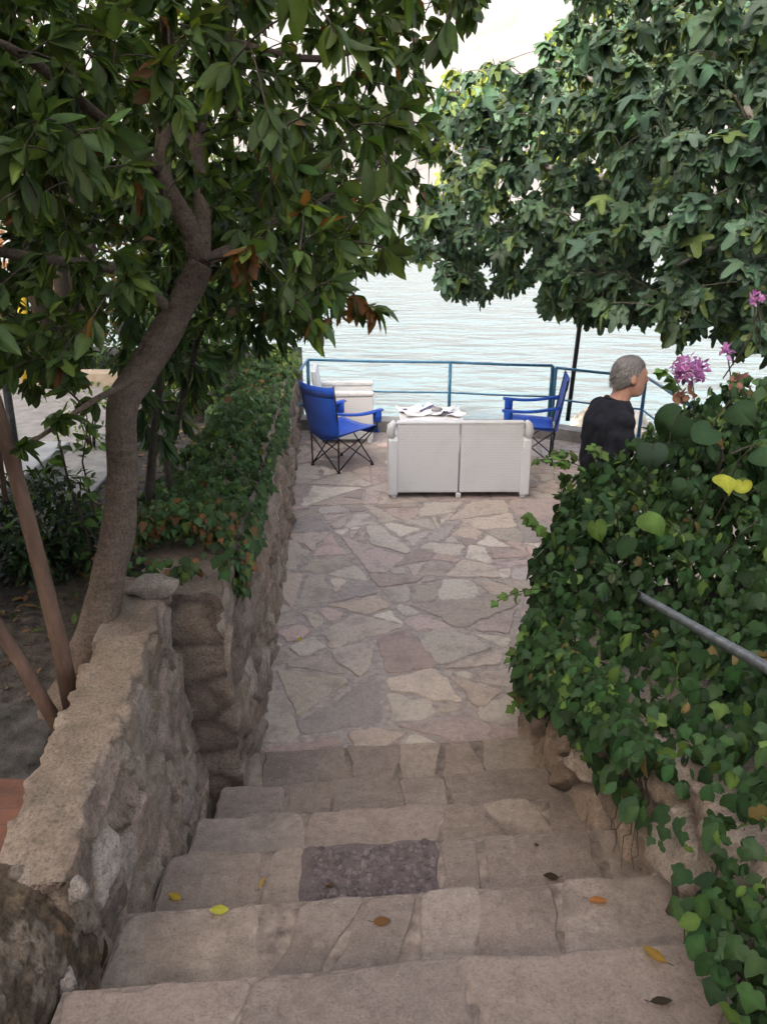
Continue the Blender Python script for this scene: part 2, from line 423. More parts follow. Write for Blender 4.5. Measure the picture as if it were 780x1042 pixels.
EDGE = [pz(313, 366, .84), pz(458, 368.5, .84), pz(562, 372, .84), pz(657, 381.5, .84)]      # rail line of the terrace edge
EL, ER = EDGE[0], EDGE[3]
TX0, TX1 = -1.35, 3.12
def edge_y(x): return np.interp(x, [EL.x, EDGE[1].x, EDGE[2].x, ER.x], [EL.y, EDGE[1].y, EDGE[2].y, ER.y])
def terrace():
    far0, far1 = float(edge_y(EL.x))+.14+.1, float(edge_y(ER.x))+.08
    B = [(TX0, 2.98), (.78, 3.10), (.78, 3.72), (TX1, 3.72), (TX1, far1), (TX0, far0)]
    mb = MB().prism(B, SEA_Z-.8, -.006)
    o = mb.build('terrace_base', M_mortar); tag(o, kind='structure')
    r = random.Random(23)
    def cut(poly, mid, n):
        A, Bq = [], []
        for k in range(len(poly)):
            a, b = poly[k], poly[(k+1) % len(poly)]; da, db = (a-mid)@n, (b-mid)@n
            (A if da <= 0 else Bq).append(a)
            if da*db < 0: p = a+(b-a)*(da/(da-db)); A.append(p); Bq.append(p)
        return A, Bq
    def split(poly, out, depth=0):
        P_ = np.array(poly); ar = abs(area(P_))
        if ar < r.choice([.035, .06, .10, .15, .21, .30]) or depth > 14: out.append(P_); return
        c = P_.mean(0); q = P_-c; w_, v_ = np.linalg.eigh(q.T@q); ax = v_[:, 1]; elong = math.sqrt(w_[1]/max(w_[0], 1e-6))
        a = math.atan2(ax[1], ax[0])+(r.gauss(0, .30) if elong > 1.5 else r.gauss(0, .65)); n = np.array([math.cos(a), math.sin(a)])
        m = c+ax*math.sqrt(w_[1]/len(P_))*r.uniform(-.45, .45)
        A, Bq = cut([p for p in P_], m, n)
        if len(A) < 3 or len(Bq) < 3: out.append(P_); return
        split(A, out, depth+1); split(Bq, out, depth+1)
    stones = []
    split([np.array(p, float) for p in [(TX0-.3, 2.5), (TX1+.3, 2.5), (TX1+.3, 10.4), (TX0-.3, 10.4)]], stones)
    mb = MB()
    for cell in stones:
        # clip to the terrace outline
        cx, cy = cell.mean(0)
        lim = [((0, -1), -(2.985+.056*(max(-.65, min(cx, .78))+.65))), ((1, 0), TX1-.01), ((-1, 0), -TX0-.02), ((.055, 1), far1+.055*TX1-.02)]
        if cy < 3.72 and cx > .3: lim.append(((1, 0), .78))
        elif cx > .6: lim.append(((0, -1), -3.735))
        poly = cell if area(cell) > 0 else cell[::-1]
        for nr, off in lim:
            new = []
            for q in range(len(poly)):
                p0, p1 = poly[q], poly[(q+1) % len(poly)]; d0, d1 = p0@np.array(nr)-off, p1@np.array(nr)-off
                if d0 <= 0: new.append(p0)
                if (d0 < 0 < d1) or (d1 < 0 < d0): new.append(p0+(p1-p0)*(d0/(d0-d1)))
            poly = np.array(new)
            if len(poly) < 3: break
        if len(poly) < 3: continue
        q = inset(poly, lambda k: r.choice([.005, .008, .012, .018, .030]))
        if q is None or abs(area(q)) < .004: continue
        pts = roughen(q, .03, .040, .022, 5)
        t = r.choice(TONES); v = r.uniform(.84, 1.28); 
        add_stone(mb, pts, r.uniform(-.002, .005), .03, .006, tuple(c*v for c in t), (r.uniform(-.008, .008), r.uniform(-.008, .008)))
    o = mb.build('terrace', M_flag); tag(o, kind='structure')
terrace()

# ------------------------------------------------------------------ steps
NOSE_D = [.76, 1.126, 1.467, 1.822, 2.167, 2.523, 2.96]       # far edge of each tread, left end
NOSE_H = [1.325, 1.5, 1.675, 1.85, 2.025, 2.2, 2.375]
SKEW = .085
def steps():
    mb = MB(); core = MB(); r = random.Random(5)
    XL, XR = -.66, .80
    prev = -6.0
    for k, (d, h) in enumerate(zip(NOSE_D, NOSE_H)):
        z = CAM_H-h; y0 = prev-.02 if k else -6.0
        f = lambda x, d_: d_+SKEW*(x+.62)
        if k == 0:
            xl, xr, ylo = -.66, 1.05, -1.2
        else: xl, xr, ylo = XL, XR, prev
        core.prism([(xl, f(xl, ylo)-.05), (xr, f(xr, ylo)-.05), (xr, f(xr, d)-.010), (xl, f(xl, d)-.010)], -.4, z-.003-.0007*k)
        # joints across the tread
        xs = [xl]; x = xl
        if k == 3: xs += [-.36, -.247, .17, .30]; x = .30
        while x < xr-.42:
            x += r.uniform(.26, .52); xs.append(x)
        xs.append(xr); xs = sorted(xs)
        for i in range(len(xs)-1):
            x0, x1 = xs[i], xs[i+1]
            if x1-x0 < .05: continue
            sk0, sk1 = (r.uniform(-.06, .06) if i else 0), (r.uniform(-.06, .06) if i < len(xs)-2 else 0)
            if k == 3: sk0 = sk1 = 0
            rows = [(f(0, ylo)-.03, None)]
            ys = [ylo-.03, d]
            if k == 0: ys = [-1.2, -.7, -.2, .3, d]
            for a, b in zip(ys[:-1], ys[1:]):
                P = np.array([(x0-sk0, f(x0, a)), (x1-sk1, f(x1, a)), (x1+sk1, f(x1, b)), (x0+sk0, f(x0, b))])
                polys = [P]
                if r.random() < .5 and x1-x0 > .3 and not (k == 3):
                    tq = r.uniform(.35, .7); s = r.uniform(-.2, .2); A = P[0]+(P[1]-P[0])*(tq+s); Bq = P[3]+(P[2]-P[3])*(tq-s)
                    polys = [np.array([P[0], A, Bq, P[3]]), np.array([A, P[1], P[2], Bq])]
                for q0 in polys:
                    q = inset(q0, lambda e: r.choice([.003, .004, .007, .013]))
                    if q is None or area(q) < .003: continue
                    lim = f(0, d)
                    pts = roughen(q, .025, .030, .016, 40+k, keep=lambda p, d=d: np.where(p[:, 1] > f(p[:, 0], d)-.03, .75, 1.0))
                    t = r.choice([(.375, .30, .25), (.41, .335, .28), (.35, .28, .24), (.395, .325, .28), (.32, .26, .225)]); v = r.uniform(.85, 1.08)
                    col = tuple(c*v for c in t)
                    if k == 3 and abs(x0+.247) < .01: col = (.17, .135, .135)
                    if k == 0: v *= 1.1; col = tuple(c*v for c in t)
                    add_stone(mb, pts, z+r.uniform(-.002, .003), .172, .007, col, (r.uniform(-.006, .006), r.uniform(-.004, .004)))
                    if k == 3 and abs(x0+.247) < .01:      # the step stone set with small purple pebbles
                        cx0, cx1 = x0+.02, x1-.02
                        for _ in range(420):
                            px, t_ = r.uniform(cx0, cx1), r.random(); py = f(px, a+.03)+t_*(f(px, b)-f(px, a)-.05)
                            s = r.uniform(.006, .014)
                            n0 = len(mb.v); mb.ball((px, py, z+.001), (s, s*r.uniform(.6, 1.3), s*.55), 6, 4)
                            g = r.uniform(.6, 1.35); mb.col.extend([(.20*g, .16*g, .165*g)]*(len(mb.v)-n0))
        prev = d
    tag(core.build('steps_core', M_step_mortar), kind='structure')
    tag(mb.build('steps', M_tread), kind='structure')
steps()
# landing and ground
GZ = .95
tag(MB().prism([(-.69, -30), (1.0, -30), (1.0, -1.0), (-.69, -1.0)], -.5, CAM_H-1.33).build('path', M_concrete), kind='structure')

def ground_sheet(name, x0, x1, y0, y1, zf, nx, ny, mat_, skirt=True):
    xs = np.linspace(x0, x1, nx)[:, None]+np.zeros((1, ny)); ys = np.linspace(y0, y1, ny)[None, :]+np.zeros((nx, 1))
    z = zf(xs, ys)
    if skirt: z[0, :] = z[-1, :] = SEA_Z-.8; z[:, 0] = z[:, -1] = SEA_Z-.8; xs[0] = xs[1]; xs[-1] = xs[-2]; ys[:, 0] = ys[:, 1]; ys[:, -1] = ys[:, -2]
    o = np_mesh(name, np.stack([xs, ys, z], -1).reshape(-1, 3), grid_faces(nx, ny), mat_); tag(o, kind='structure'); return o
ground_sheet('garden_ground', -40, -.86, -20, 9.9, lambda x, y: GZ+.06*(fbm(x*2, y*2, 9)-.5), 240, 180, M_soil)
def path_mb():
    m = MB().prism([(-2.15, 4.25), (-1.72, 4.2), (-1.85, 7.2), (-4.6, 7.2), (-4.6, 4.9)], GZ-.1, GZ+.04); return m
tag(path_mb().build('garden_path', M_concrete, bevel=.01), kind='structure')
m_, nt_, p_ = mat('terracotta'); _w = nt_.nodes.new('ShaderNodeTexBrick'); _tc = nt_.nodes.new('ShaderNodeTexCoord')
nt_.links.new(_tc.outputs['Object'], _w.inputs['Vector']); _w.inputs['Scale'].default_value = 4; _w.inputs['Mortar Size'].default_value = .012
_w.inputs['Color1'].default_value = (.20, .085, .05, 1); _w.inputs['Color2'].default_value = (.16, .07, .045, 1); _w.inputs['Mortar'].default_value = (.12, .07, .05, 1)
_n = nnoise(nt_, 14, 7); nt_.links.new(mix(nt_, _w.outputs[0], ramp(nt_, _n, [(.3, .4), (.7, 1.0)]), .8, 'MULTIPLY'), p_.inputs['Base Color']); p_.inputs['Roughness'].default_value = .85
nt_.links.new(bump(nt_, _n, .4, .01), p_.inputs['Normal'])
tag(MB().prism([(-2.0, 1.40), (-.90, 1.40), (-.90, 1.80), (-2.0, 1.86)], GZ-.1, GZ+.05).build('brick_path', m_, bevel=.008), kind='structure')
tag(MB().prism([(-2.0, 1.88), (-1.02, 1.83), (-1.10, 2.2), (-1.5, 2.26), (-2.0, 2.2)], GZ-.1, GZ+.02).build('concrete_slab', plain_mat('damp_concrete', (.085, .08, .074), .9, .6, 12, .8, .03), bevel=.015), kind='structure')

# ------------------------------------------------------------------ rubble walls
WALL_TONES = np.array([(.34, .265, .205), (.37, .30, .24), (.30, .23, .18), (.40, .335, .285), (.33, .25, .20), (.28, .22, .18)])
def wall_sheet(path, prof, res, seed, su=.22, sv=.15, amp=.035, tones=WALL_TONES, mortar=(.21, .165, .135), top_flat=True, bright=1.0, tilt=.5):
    """path: list (x,y); prof(t)-> list of (off, z) going up the inner face, over the top, down the outer face. off is measured to the left of travel."""
    P = np.array(path, float); seg = np.hypot(*np.diff(P, axis=0).T); s = np.concatenate([[0], np.cumsum(seg)]); L = s[-1]
    nu = max(4, int(L/res)); U = np.linspace(0, L, nu); X = np.interp(U, s, P[:, 0]); Y = np.interp(U, s, P[:, 1])
    T = np.stack([np.gradient(X), np.gradient(Y)], -1); T /= np.hypot(*T.T)[:, None]; Nl = np.stack([-T[:, 1], T[:, 0]], -1)
    pr0 = np.array(prof(0.)); l0 = np.hypot(*np.diff(pr0, axis=0).T); nv = max(6, int(l0.sum()/res))
    V = np.zeros((nu, nv, 3)); N = np.zeros((nu, nv, 3)); VV = np.zeros((nu, nv)); top = np.zeros((nu, nv))
    for i in range(nu):
        pr = np.array(prof(U[i]/L)); sl = np.concatenate([[0], np.cumsum(np.hypot(*np.diff(pr, axis=0).T))])
        # round the corners a little
        v = np.linspace(0, sl[-1], nv); o = np.interp(v, sl, pr[:, 0]); z = np.interp(v, sl, pr[:, 1])
        ker = np.array([1, 2, 3, 2, 1])/9; pad = lambda a: np.convolve(np.pad(a, 2, mode='edge'), ker, 'valid')
        o2, z2 = pad(o), pad(z); o2[:2], z2[:2], o2[-2:], z2[-2:] = o[:2], z[:2], o[-2:], z[-2:]
        do, dz = np.gradient(o2), np.gradient(z2); ll = np.hypot(do, dz)+1e-9; no, nz = -dz/ll, do/ll
        V[i, :, 0] = X[i]+Nl[i, 0]*o2; V[i, :, 1] = Y[i]+Nl[i, 1]*o2; V[i, :, 2] = z2
        N[i, :, 0] = Nl[i, 0]*no; N[i, :, 1] = Nl[i, 1]*no; N[i, :, 2] = nz; VV[i] = v; top[i] = sstep(.6, .9, nz)
    UU = U[:, None]+np.zeros((1, nv))
    wu = UU+.05*(fbm(UU*9, VV*9, seed+2)-.5); wv = VV+.05*(fbm(UU*9, VV*9, seed+3)-.5)
    f1, f2, idv = cells(wu, wv, su, sv, seed); e = f2-f1; oa, ob = cells.off
    tiltv = (((idv*77.7) % 1)-.5)*oa*su+(((idv*191.3) % 1)-.5)*ob*sv
    st = sstep(.04, .17, e)*(1 if not top_flat else (1-top*.92))
    rough = fbm(UU*24, VV*24, seed+5)-.5; big = fbm(UU*4, VV*4, seed+7)-.5
    D = (amp*st*(.35+1.1*idv)+st*tiltv*tilt+.020*rough+.022*big+.012*(fbm(UU*60, VV*60, seed+4)-.5))*(1-.78*top*(1 if top_flat else 0))
    V = V+N*D[..., None]
    tint = tones[(idv*997).astype(int) % len(tones)]*(.8+.45*((idv*313) % 1))[..., None]
    tint = tint*st[..., None]+np.array(mortar)*(1-st[..., None]); tint = tint*(.8+.5*fbm(UU*14, VV*14, seed+9))[..., None]*bright
    return V, tint, nu, nv
def end_cap(V, i, res, seed, sign, amp=.014):
    """close the end ring i of a wall sheet with a displaced grid"""
    ring = V[i]; n = len(ring); k = max(4, n//2)
    inner = ring[:n//2+1]; outer = ring[::-1][:n//2+1]; m = len(inner); nw = max(4, int(np.linalg.norm(inner-outer, axis=1).max()/res))
    t = np.linspace(0, 1, nw)[:, None, None]; G = inner[None]*(1-t)+outer[None]*t
    w = np.sin(np.pi*np.linspace(0, 1, nw))[:, None]; uu = np.linspace(0, 1, nw)[:, None]*.35+np.zeros((1, m)); vv = G[..., 2]
    f1, f2, idv = cells(uu+.04*(fbm(uu*9, vv*9, seed)-.5), vv, .2, .16, seed); st = sstep(.05, .3, f2-f1)
    D = (amp*st*(.4+idv)+.03*(fbm(uu*16, vv*16, seed+1)-.5))*np.minimum(1, w*2)*.7+.01*(fbm(uu*50, vv*50, seed+3)-.5)
    G[..., 1] += sign*D
    tint = WALL_TONES[(idv*997).astype(int) % len(WALL_TONES)]*st[..., None]*.9+np.array((.17, .125, .10))*(1-st[..., None])
    return G, tint, nw, m
def build_wall(root, name, path, prof, res, seed, caps=(True, True), **kw):
    V, tint, nu, nv = wall_sheet(path, prof, res, seed, **kw)
    Vs = [V.reshape(-1, 3)]; Ts = [tint.reshape(-1, 3)]; F = [grid_faces(nu, nv)]; off = nu*nv
    for end, (idx, sg) in enumerate(((0, -1), (-1, 1))):
        if not caps[end]: continue
        G, t2, a, b = end_cap(V, idx, res, seed+31*end, sg)
        f = grid_faces(a, b, off); F.append(f if end == 1 else f[:, ::-1]); Vs.append(G.reshape(-1, 3)); Ts.append(t2.reshape(-1, 3)); off += a*b
    return np_mesh(name, np.concatenate(Vs), np.concatenate(F), M_rubble, root, np.concatenate(Ts))

def wall_top(y): return float(np.interp(y, [2.6, 9.0], [1.19, 1.02]))
LW = [(-.62, 2.62), (-.66, 3.5), (-.80, 5.8), (-.93, 7.5), (-1.03, 9.0)]     # inner foot of the terrace wall
def lwx(y): return np.interp(y, [p[1] for p in LW], [p[0] for p in LW])
root = empty('terrace_wall', (-.8, 2.62, 0)); tag(root, 'long ivy topped rubble stone wall along the left of the paved terrace', 'wall')
pw = [(x+.8, y-2.62) for x, y in LW]
build_wall(root, 'masonry', pw, lambda t: [(-.01, -.1), (.02, wall_top(2.62+t*6.4)), (.36, wall_top(2.62+t*6.4)-.01), (.38, -.1)], .021, 3, amp=.022, mortar=(.27, .21, .165))

root = empty('step_wall', (-.7, .4, 0)); tag(root, 'low mortar capped stone wall beside the steps, broken at its near end', 'wall')
def low_prof(t):
    top = 1.25-.07*max(0, 1-t/.18)
    return [(.0, .05), (.065+.05*t, top), (.225+.03*t, top), (.26, .05)]
_lw_path = [(.065, .86), (.06, 1.3), (.02, 1.8), (-.03, 2.22)]
build_wall(root, 'masonry', _lw_path, low_prof, .0095, 17, su=.13, sv=.15, amp=.014, tilt=.45, mortar=(.30, .235, .18))
# crumbled gravelly mortar at the near end
GT = np.array([(.13, .095, .06), (.10, .075, .05), (.19, .15, .11), (.09, .066, .042), (.22, .18, .14), (.16, .10, .06), (.12, .09, .065)])
build_wall(root, 'gravel_core', [(.055, -.15), (.05, .45), (.055, .90)], lambda t: [(.0, .05), (.03, .98+.10*t), (.09, 1.08+.08*t), (.16, 1.11+.09*t), (.75, 1.10+.08*t), (.80, .6)], .0085, 41, su=.034, sv=.034, amp=.005, tilt=.12, top_flat=False, tones=GT, mortar=(.07, .05, .033))
# loose stones of the broken end
def lump(mb, c, r, seed, col=None):
    n0 = len(mb.v); mb.ball((0, 0, 0), 1, 14, 10)
    for i in range(n0, len(mb.v)):
        p = Vector(mb.v[i]); k = 1+.45*noise.noise(p*1.3+Vector((seed, 0, 0)))+.15*noise.noise(p*4+Vector((seed, 3, 0)))
        q = [p[a]*k*r[a] for a in range(3)]; mb.v[i] = (c[0]+q[0], c[1]+q[1], c[2]+q[2])
    if col: mb.col.extend([col]*(len(mb.v)-n0))
for i, (px, py, z, r, lab) in enumerate([(62, 1000, 1.02, .030, 'pale pointed chunk of stone beside the lowest broken corner of the low wall'), (80, 905, 1.20, .022, 'small whitish stone lodged in the top edge of the broken wall end')]):
    mb = MB(); p = pz(px, py, z); lump(mb, (0, 0, 0), (r, r, r*1.25), i*7+2, (.42, .36, .31)); o = mb.build('loose_stone', M_rubble, smooth=True); o.location = p; tag(o, lab, 'stone', 'loose stones at the broken wall')
mb = MB(); lump(mb, (0, 0, 0), (.085, .07, .04), 4, (.36, .31, .26)); o = mb.build('loose_stone', M_rubble, smooth=True); o.location = (-.84, 2.50, 1.27); tag(o, 'flat pale stone lying on the far end of the low wall', 'stone', 'loose stones at the broken wall')

RW_E = lambda y: 1.35-.2*(y-1)
root = empty('bank_wall', (.78, .2, 0)); tag(root, 'rubble stone wall on the right of the steps, draped with ivy', 'wall')
build_wall(root, 'masonry', [(-.02, 3.3), (-.06, 2.4), (-.02, 1.5), (.0, 0), (0, -.9)], lambda t: [(.0, -.1), (.05, RW_E(3.5-4.2*t)-.05), (.32, RW_E(3.5-4.2*t)-.05), (.34, -.1)], .0135, 29, su=.17, sv=.19, amp=.05, mortar=(.25, .20, .165), tones=WALL_TONES*1.12)
# the bank of soil it holds back
def bank_z(x, y): return RW_E(y)-.26+.22*np.clip(x-.8, 0, 2)
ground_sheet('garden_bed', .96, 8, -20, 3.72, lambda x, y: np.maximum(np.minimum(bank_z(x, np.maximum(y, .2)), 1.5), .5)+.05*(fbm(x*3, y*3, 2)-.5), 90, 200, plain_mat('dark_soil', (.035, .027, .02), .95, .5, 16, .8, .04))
ground_sheet('fig_bed', 3.10, 9, 3.6, 8.2, lambda x, y: .12+.05*(fbm(x*3, y*3, 2)-.5), 40, 40, M_soil)

# kerb along the sea edge of the terrace
def kerb():
    pts = [Vector((EL.x-.25, EL.y+.0, 0))]+[Vector((p.x, p.y, 0)) for p in EDGE]
    w = .16; a = [(p.x, p.y-w) for p in pts]; b = [(p.x, p.y+.12) for p in pts]
    mb = MB()
    n = 60; L = [pts[0].lerp(pts[-1], 0)]
    xs = np.linspace(pts[0].x, pts[-1].x+.12, n)
    rows = []
    for x in xs:
        y = float(edge_y(x)); k = .008*noise.noise((x*4, y, 0)); rows.append([(x, y-w+k, -.02), (x, y-w+.015+k, .125+k), (x, y+.1, .13+k), (x, y+.12, .1), (x, y+.125, -1.2)])
    V = [p for r_ in rows for p in r_]; F = [tuple(f) for f in grid_faces(n, 5)]
    mb.add(V, F); return mb.build('kerb', M_concrete)
tag(kerb(), kind='structure')

# ------------------------------------------------------------------ railings
def rail_thing(posts, label, ztop, zmid, ret=None, ret_name=None):
    base = Vector((posts[0].x, posts[0].y, .12)); root = empty('railing', base); tag(root, label, 'railing')
    L = lambda p, z: (p.x-base.x, p.y-base.y, z-base.z)
    for p in posts:
        MB().tube([L(p, .10), L(p, ztop)], .021, 10).build('post', M_blue_paint, root, True)
        MB().tube([L(p, .118), L(p, .130)], .045, 12).build('post_foot', M_blue_paint, root)
    line = list(posts)
    for nm, z, r in (('top_rail', ztop, .0165), ('middle_rail', zmid, .0115)):
        pts = []
        for a, b in zip(line[:-1], line[1:]):
            for t in (0, .25, .5, .75): pts.append(L(a.lerp(b, t), z-(.006*math.sin(math.pi*t))))
        pts.append(L(line[-1], z))
        if ret: pts = [L(q, z) for q in ret[0]][::-1]+pts if ret[1] == 0 else pts+[L(q, z) for q in ret[0]]
        MB().tube(pts, r, 10).build(nm, M_blue_paint, root, True)
    return root
RZ, RM = .84, .47
rail_thing(EDGE[:3], 'blue painted steel railing along the sea edge behind the white furniture', RZ, RM, ([Vector((EL.x-.03, EL.y-.7, 0)), Vector((EL.x-.06, EL.y-1.0, 0))], 0))
P4 = EDGE[2]+Vector((.035, -.02, 0))
rail_thing([P4, EDGE[3]], 'dark blue railing section turning the corner behind the grey haired man', RZ-.02, RM-.02, ([Vector((ER.x, ER.y-.6, 0)), Vector((ER.x-.02, 6.6, 0))], 1))
p0 = pz(577, 428, .13); p1 = pd(591, 318, p0.y+.02); p2 = p1+(p1-p0)*.55
o = MB().tube([p0-p0, (p1-p0)*.5, p1-p0, p2-p0], .027, 12).build('leaning_pole', M_dark_metal, None, True); o.location = p0
tag(o, 'thin dark pole leaning at the terrace edge under the fig tree', 'pole')

# handrail over the bank
def handrail():
    root = empty('handrail', (1.0, 2.3, 0)); tag(root, 'grey metal handrail pipe running through the ivy on the right', 'handrail')
    a, b = Vector((1.0, 1.715, 1.436)), Vector((1.0, 2.79, 1.11)); s = (b-a)/(b.y-a.y)
    pts = [a+s*(y-a.y) for y in (-.3, .4, 1.0, 1.7, 2.3, 2.8, 3.2)]; pts.append(pts[-1]+Vector((0, .06, -.12)))
    MB().tube([p-Vector((1.0, 2.3, 0)) for p in pts], .0165, 14).build('pipe', M_grey_pipe, root, True)
    for y in (.5, 3.1):
        q = a+s*(y-a.y)-Vector((1.0, 2.3, 0)); MB().tube([q, q-Vector((0, 0, .5))], .014, 10).build('bracket', M_grey_pipe, root, True)
handrail()

# ------------------------------------------------------------------ furniture
def seat_module(root, x0, x1, arms, D=.64, H=.74, arm_h=.60):
    """white resin wicker seat, its back towards -Y; x0..x1 inner width"""
    pass
def make_sofa():
    root = empty('sofa'); W = 1.26; D = .66; H = .74
    for s in (-1, 1):
        MB().box((s*(W/4-.022), .045, .05+(H-.05)/2), (W/2-.055, .075, H-.06)).build('back_panel', M_wicker, root, bevel=.012)
        mb = MB(); x = s*(W/2-.012)
        pr = [(-.01, .03), (.0, .56), (.03, .60), (D-.02, .56), (D, .03)]
        V = []; 
        for xx in (x-.045, x+.045): V += [(xx, y, z) for y, z in pr]
        mb.add(V, [(0, 1, 2, 3, 4), (9, 8, 7, 6, 5)]+[(i, 5+i, 5+(i+1) % 5, (i+1) % 5) for i in range(5)])
        mb.build('arm', M_wicker, root, bevel=.015)
        # rounded upright ear where back and arm meet
        mb = MB(); mb.tube([(s*(W/2-.005), .05, .56), (s*(W/2+.008), .045, .64), (s*(W/2-.005), .045, .70), (s*(W/2-.03), .045, .735)], [.035, .042, .040, .026], 12); mb.build('back_corner', M_wicker_edge, root, True)
    MB().box((0, .045, H-.012), (W-.09, .085, .024)).build('top_band', M_wicker_edge, root, bevel=.01)
    MB().box((0, D/2+.03, .32), (W-.13, D-.10, .10)).build('seat_base', M_wicker, root, bevel=.01)
    for s in (-1, 1): MB().box((s*(W/4-.03), D/2+.04, .41), (W/2-.09, D-.14, .09)).build('cushion', M_wicker_edge, root, bevel=.03, seg=3)
    for x in (-W/2+.02, 0, W/2-.02):
        for y in (.03, D-.06): MB().box((x, y, .025), (.05, .05, .05)).build('foot', M_wicker_edge, root, bevel=.006)
    MB().box((0, D-.06, .2), (W-.13, .04, .24)).build('front_panel', M_wicker, root, bevel=.01)
    return root
s_ = pz(466, 507.5, 0); root = make_sofa(); root.location = (s_.x, s_.y, .004); root.rotation_euler.z = R(.6)
tag(root, 'white resin wicker two seat sofa seen from behind on the terrace', 'sofa')

def make_armchair():
    root = empty('armchair'); W = .66; D = .66; H = .83
    for s in (-1, 1):
        mb = MB(); x = s*(W/2-.035)
        mb.box((x, D/2, .05+.25), (.06, D, .51)); mb.build('arm', M_wicker, root, bevel=.012)
        MB().box((x, D/2, .58), (.09, D+.02, .05)).build('arm_top', M_wicker_edge, root, bevel=.014)
        for y in (.04, D-.04): MB().box((x, y, .025), (.05, .05, .05)).build('foot', M_wicker_edge, root, bevel=.005)
    Mx = Matrix.Rotation(R(9), 4, 'X')
    MB().box((0, .04, .45), (W-.14, .06, .78), Mx.to_3x3().to_4x4()).build('backrest', M_wicker, root, bevel=.02, seg=3)
    MB().box((0, D/2+.04, .27), (W-.13, D-.1, .14)).build('seat_base', M_wicker, root, bevel=.01)
    MB().box((0, D/2+.05, .38), (W-.15, D-.14, .09)).build('cushion', M_wicker_edge, root, bevel=.03, seg=3)
    return root
ac = make_armchair(); ac.rotation_euler.z = R(-88); ac.location = (-.79, 8.96, .004)
tag(ac, 'white wicker armchair turned sideways behind the left blue camping chair', 'armchair', 'white wicker armchairs')
ac2 = ac.copy(); C.objects.link(ac2)
for ch in list(ac.children):
    c = ch.copy(); C.objects.link(c); c.parent = ac2
ac2.location = (2.42, 6.15, .004); ac2.rotation_euler.z = R(25)
tag(ac2, 'white wicker armchair half hidden by leaves to the right of the man', 'armchair', 'white wicker armchairs')

def make_table():
    t = empty('coffee_table', (.53, 8.5, .004)); tag(t, 'low white wicker table covered with papers behind the sofa', 'table')
    MB().box((0, 0, .385), (.70, .60, .03)).build('tabletop', M_wicker_edge, t, bevel=.008)
    MB().box((0, 0, .21), (.60, .50, .32)).build('apron', M_wicker, t, bevel=.01)
    for sx in (-1, 1):
        for sy in (-1, 1): MB().box((sx*.29, sy*.24, .026), (.06, .06, .052)).build('leg', M_wicker_edge, t, bevel=.006)
    def sheet(nm, c, w, h, rz, curl, label, cat, m=M_paper, marks=()):
        n = 9; V = []; 
        for i in range(n):
            for j in range(n):
                x, y = (i/(n-1)-.5)*w, (j/(n-1)-.5)*h
                V.append((x, y, .004+curl*(abs(x)/w*2)**2*(.6+.4*math.sin(j))+.006*noise.noise((x*9, y*9, rz))+.006))
        V2 = [(v[0], v[1], v[2]-.005) for v in V]; g = [tuple(f) for f in grid_faces(n, n)]
        mb = MB(); mb.add(V, g); mb.add(V2, [f[::-1] for f in g])
        ro = empty(nm, (c[0], c[1], .404), rz); tag(ro, label, cat)
        mb.build('sheets', m, ro, True)
        for (x, y, a, b, mm) in marks:
            MB().box((x, y, .006+curl*(abs(x)/w*2)**2+.0095), (a, b, .002)).build('print_block', mm, ro)
        return ro
    sheet('newspaper', (.33, 8.52), .30, .42, .3, .045, 'folded newspaper with a curled edge at the near left of the low table', 'newspaper', marks=[(-.06, .1, .05, .05, M_ink)])
    sheet('newspaper', (.58, 8.56), .34, .40, -.5, .05, 'open newspaper with a dark blue stripe in the middle of the low table', 'newspaper', marks=[(-.10, 0, .035, .34, M_ink)])
    sheet('magazine', (.76, 8.42), .20, .28, .9, .02, 'small magazine with a blue bar lying at the right end of the low table', 'magazine', marks=[(0, .03, .15, .03, M_ink)])
    mb = MB(); lump(mb, (0, 0, 0), (.06, .045, .028), 9); o = mb.build('crumpled_bag', M_grey_item, None, True); o.location = (.60, 8.50, .455); tag(o, 'small grey crumpled bag on the papers of the low table', 'bag')
make_table()

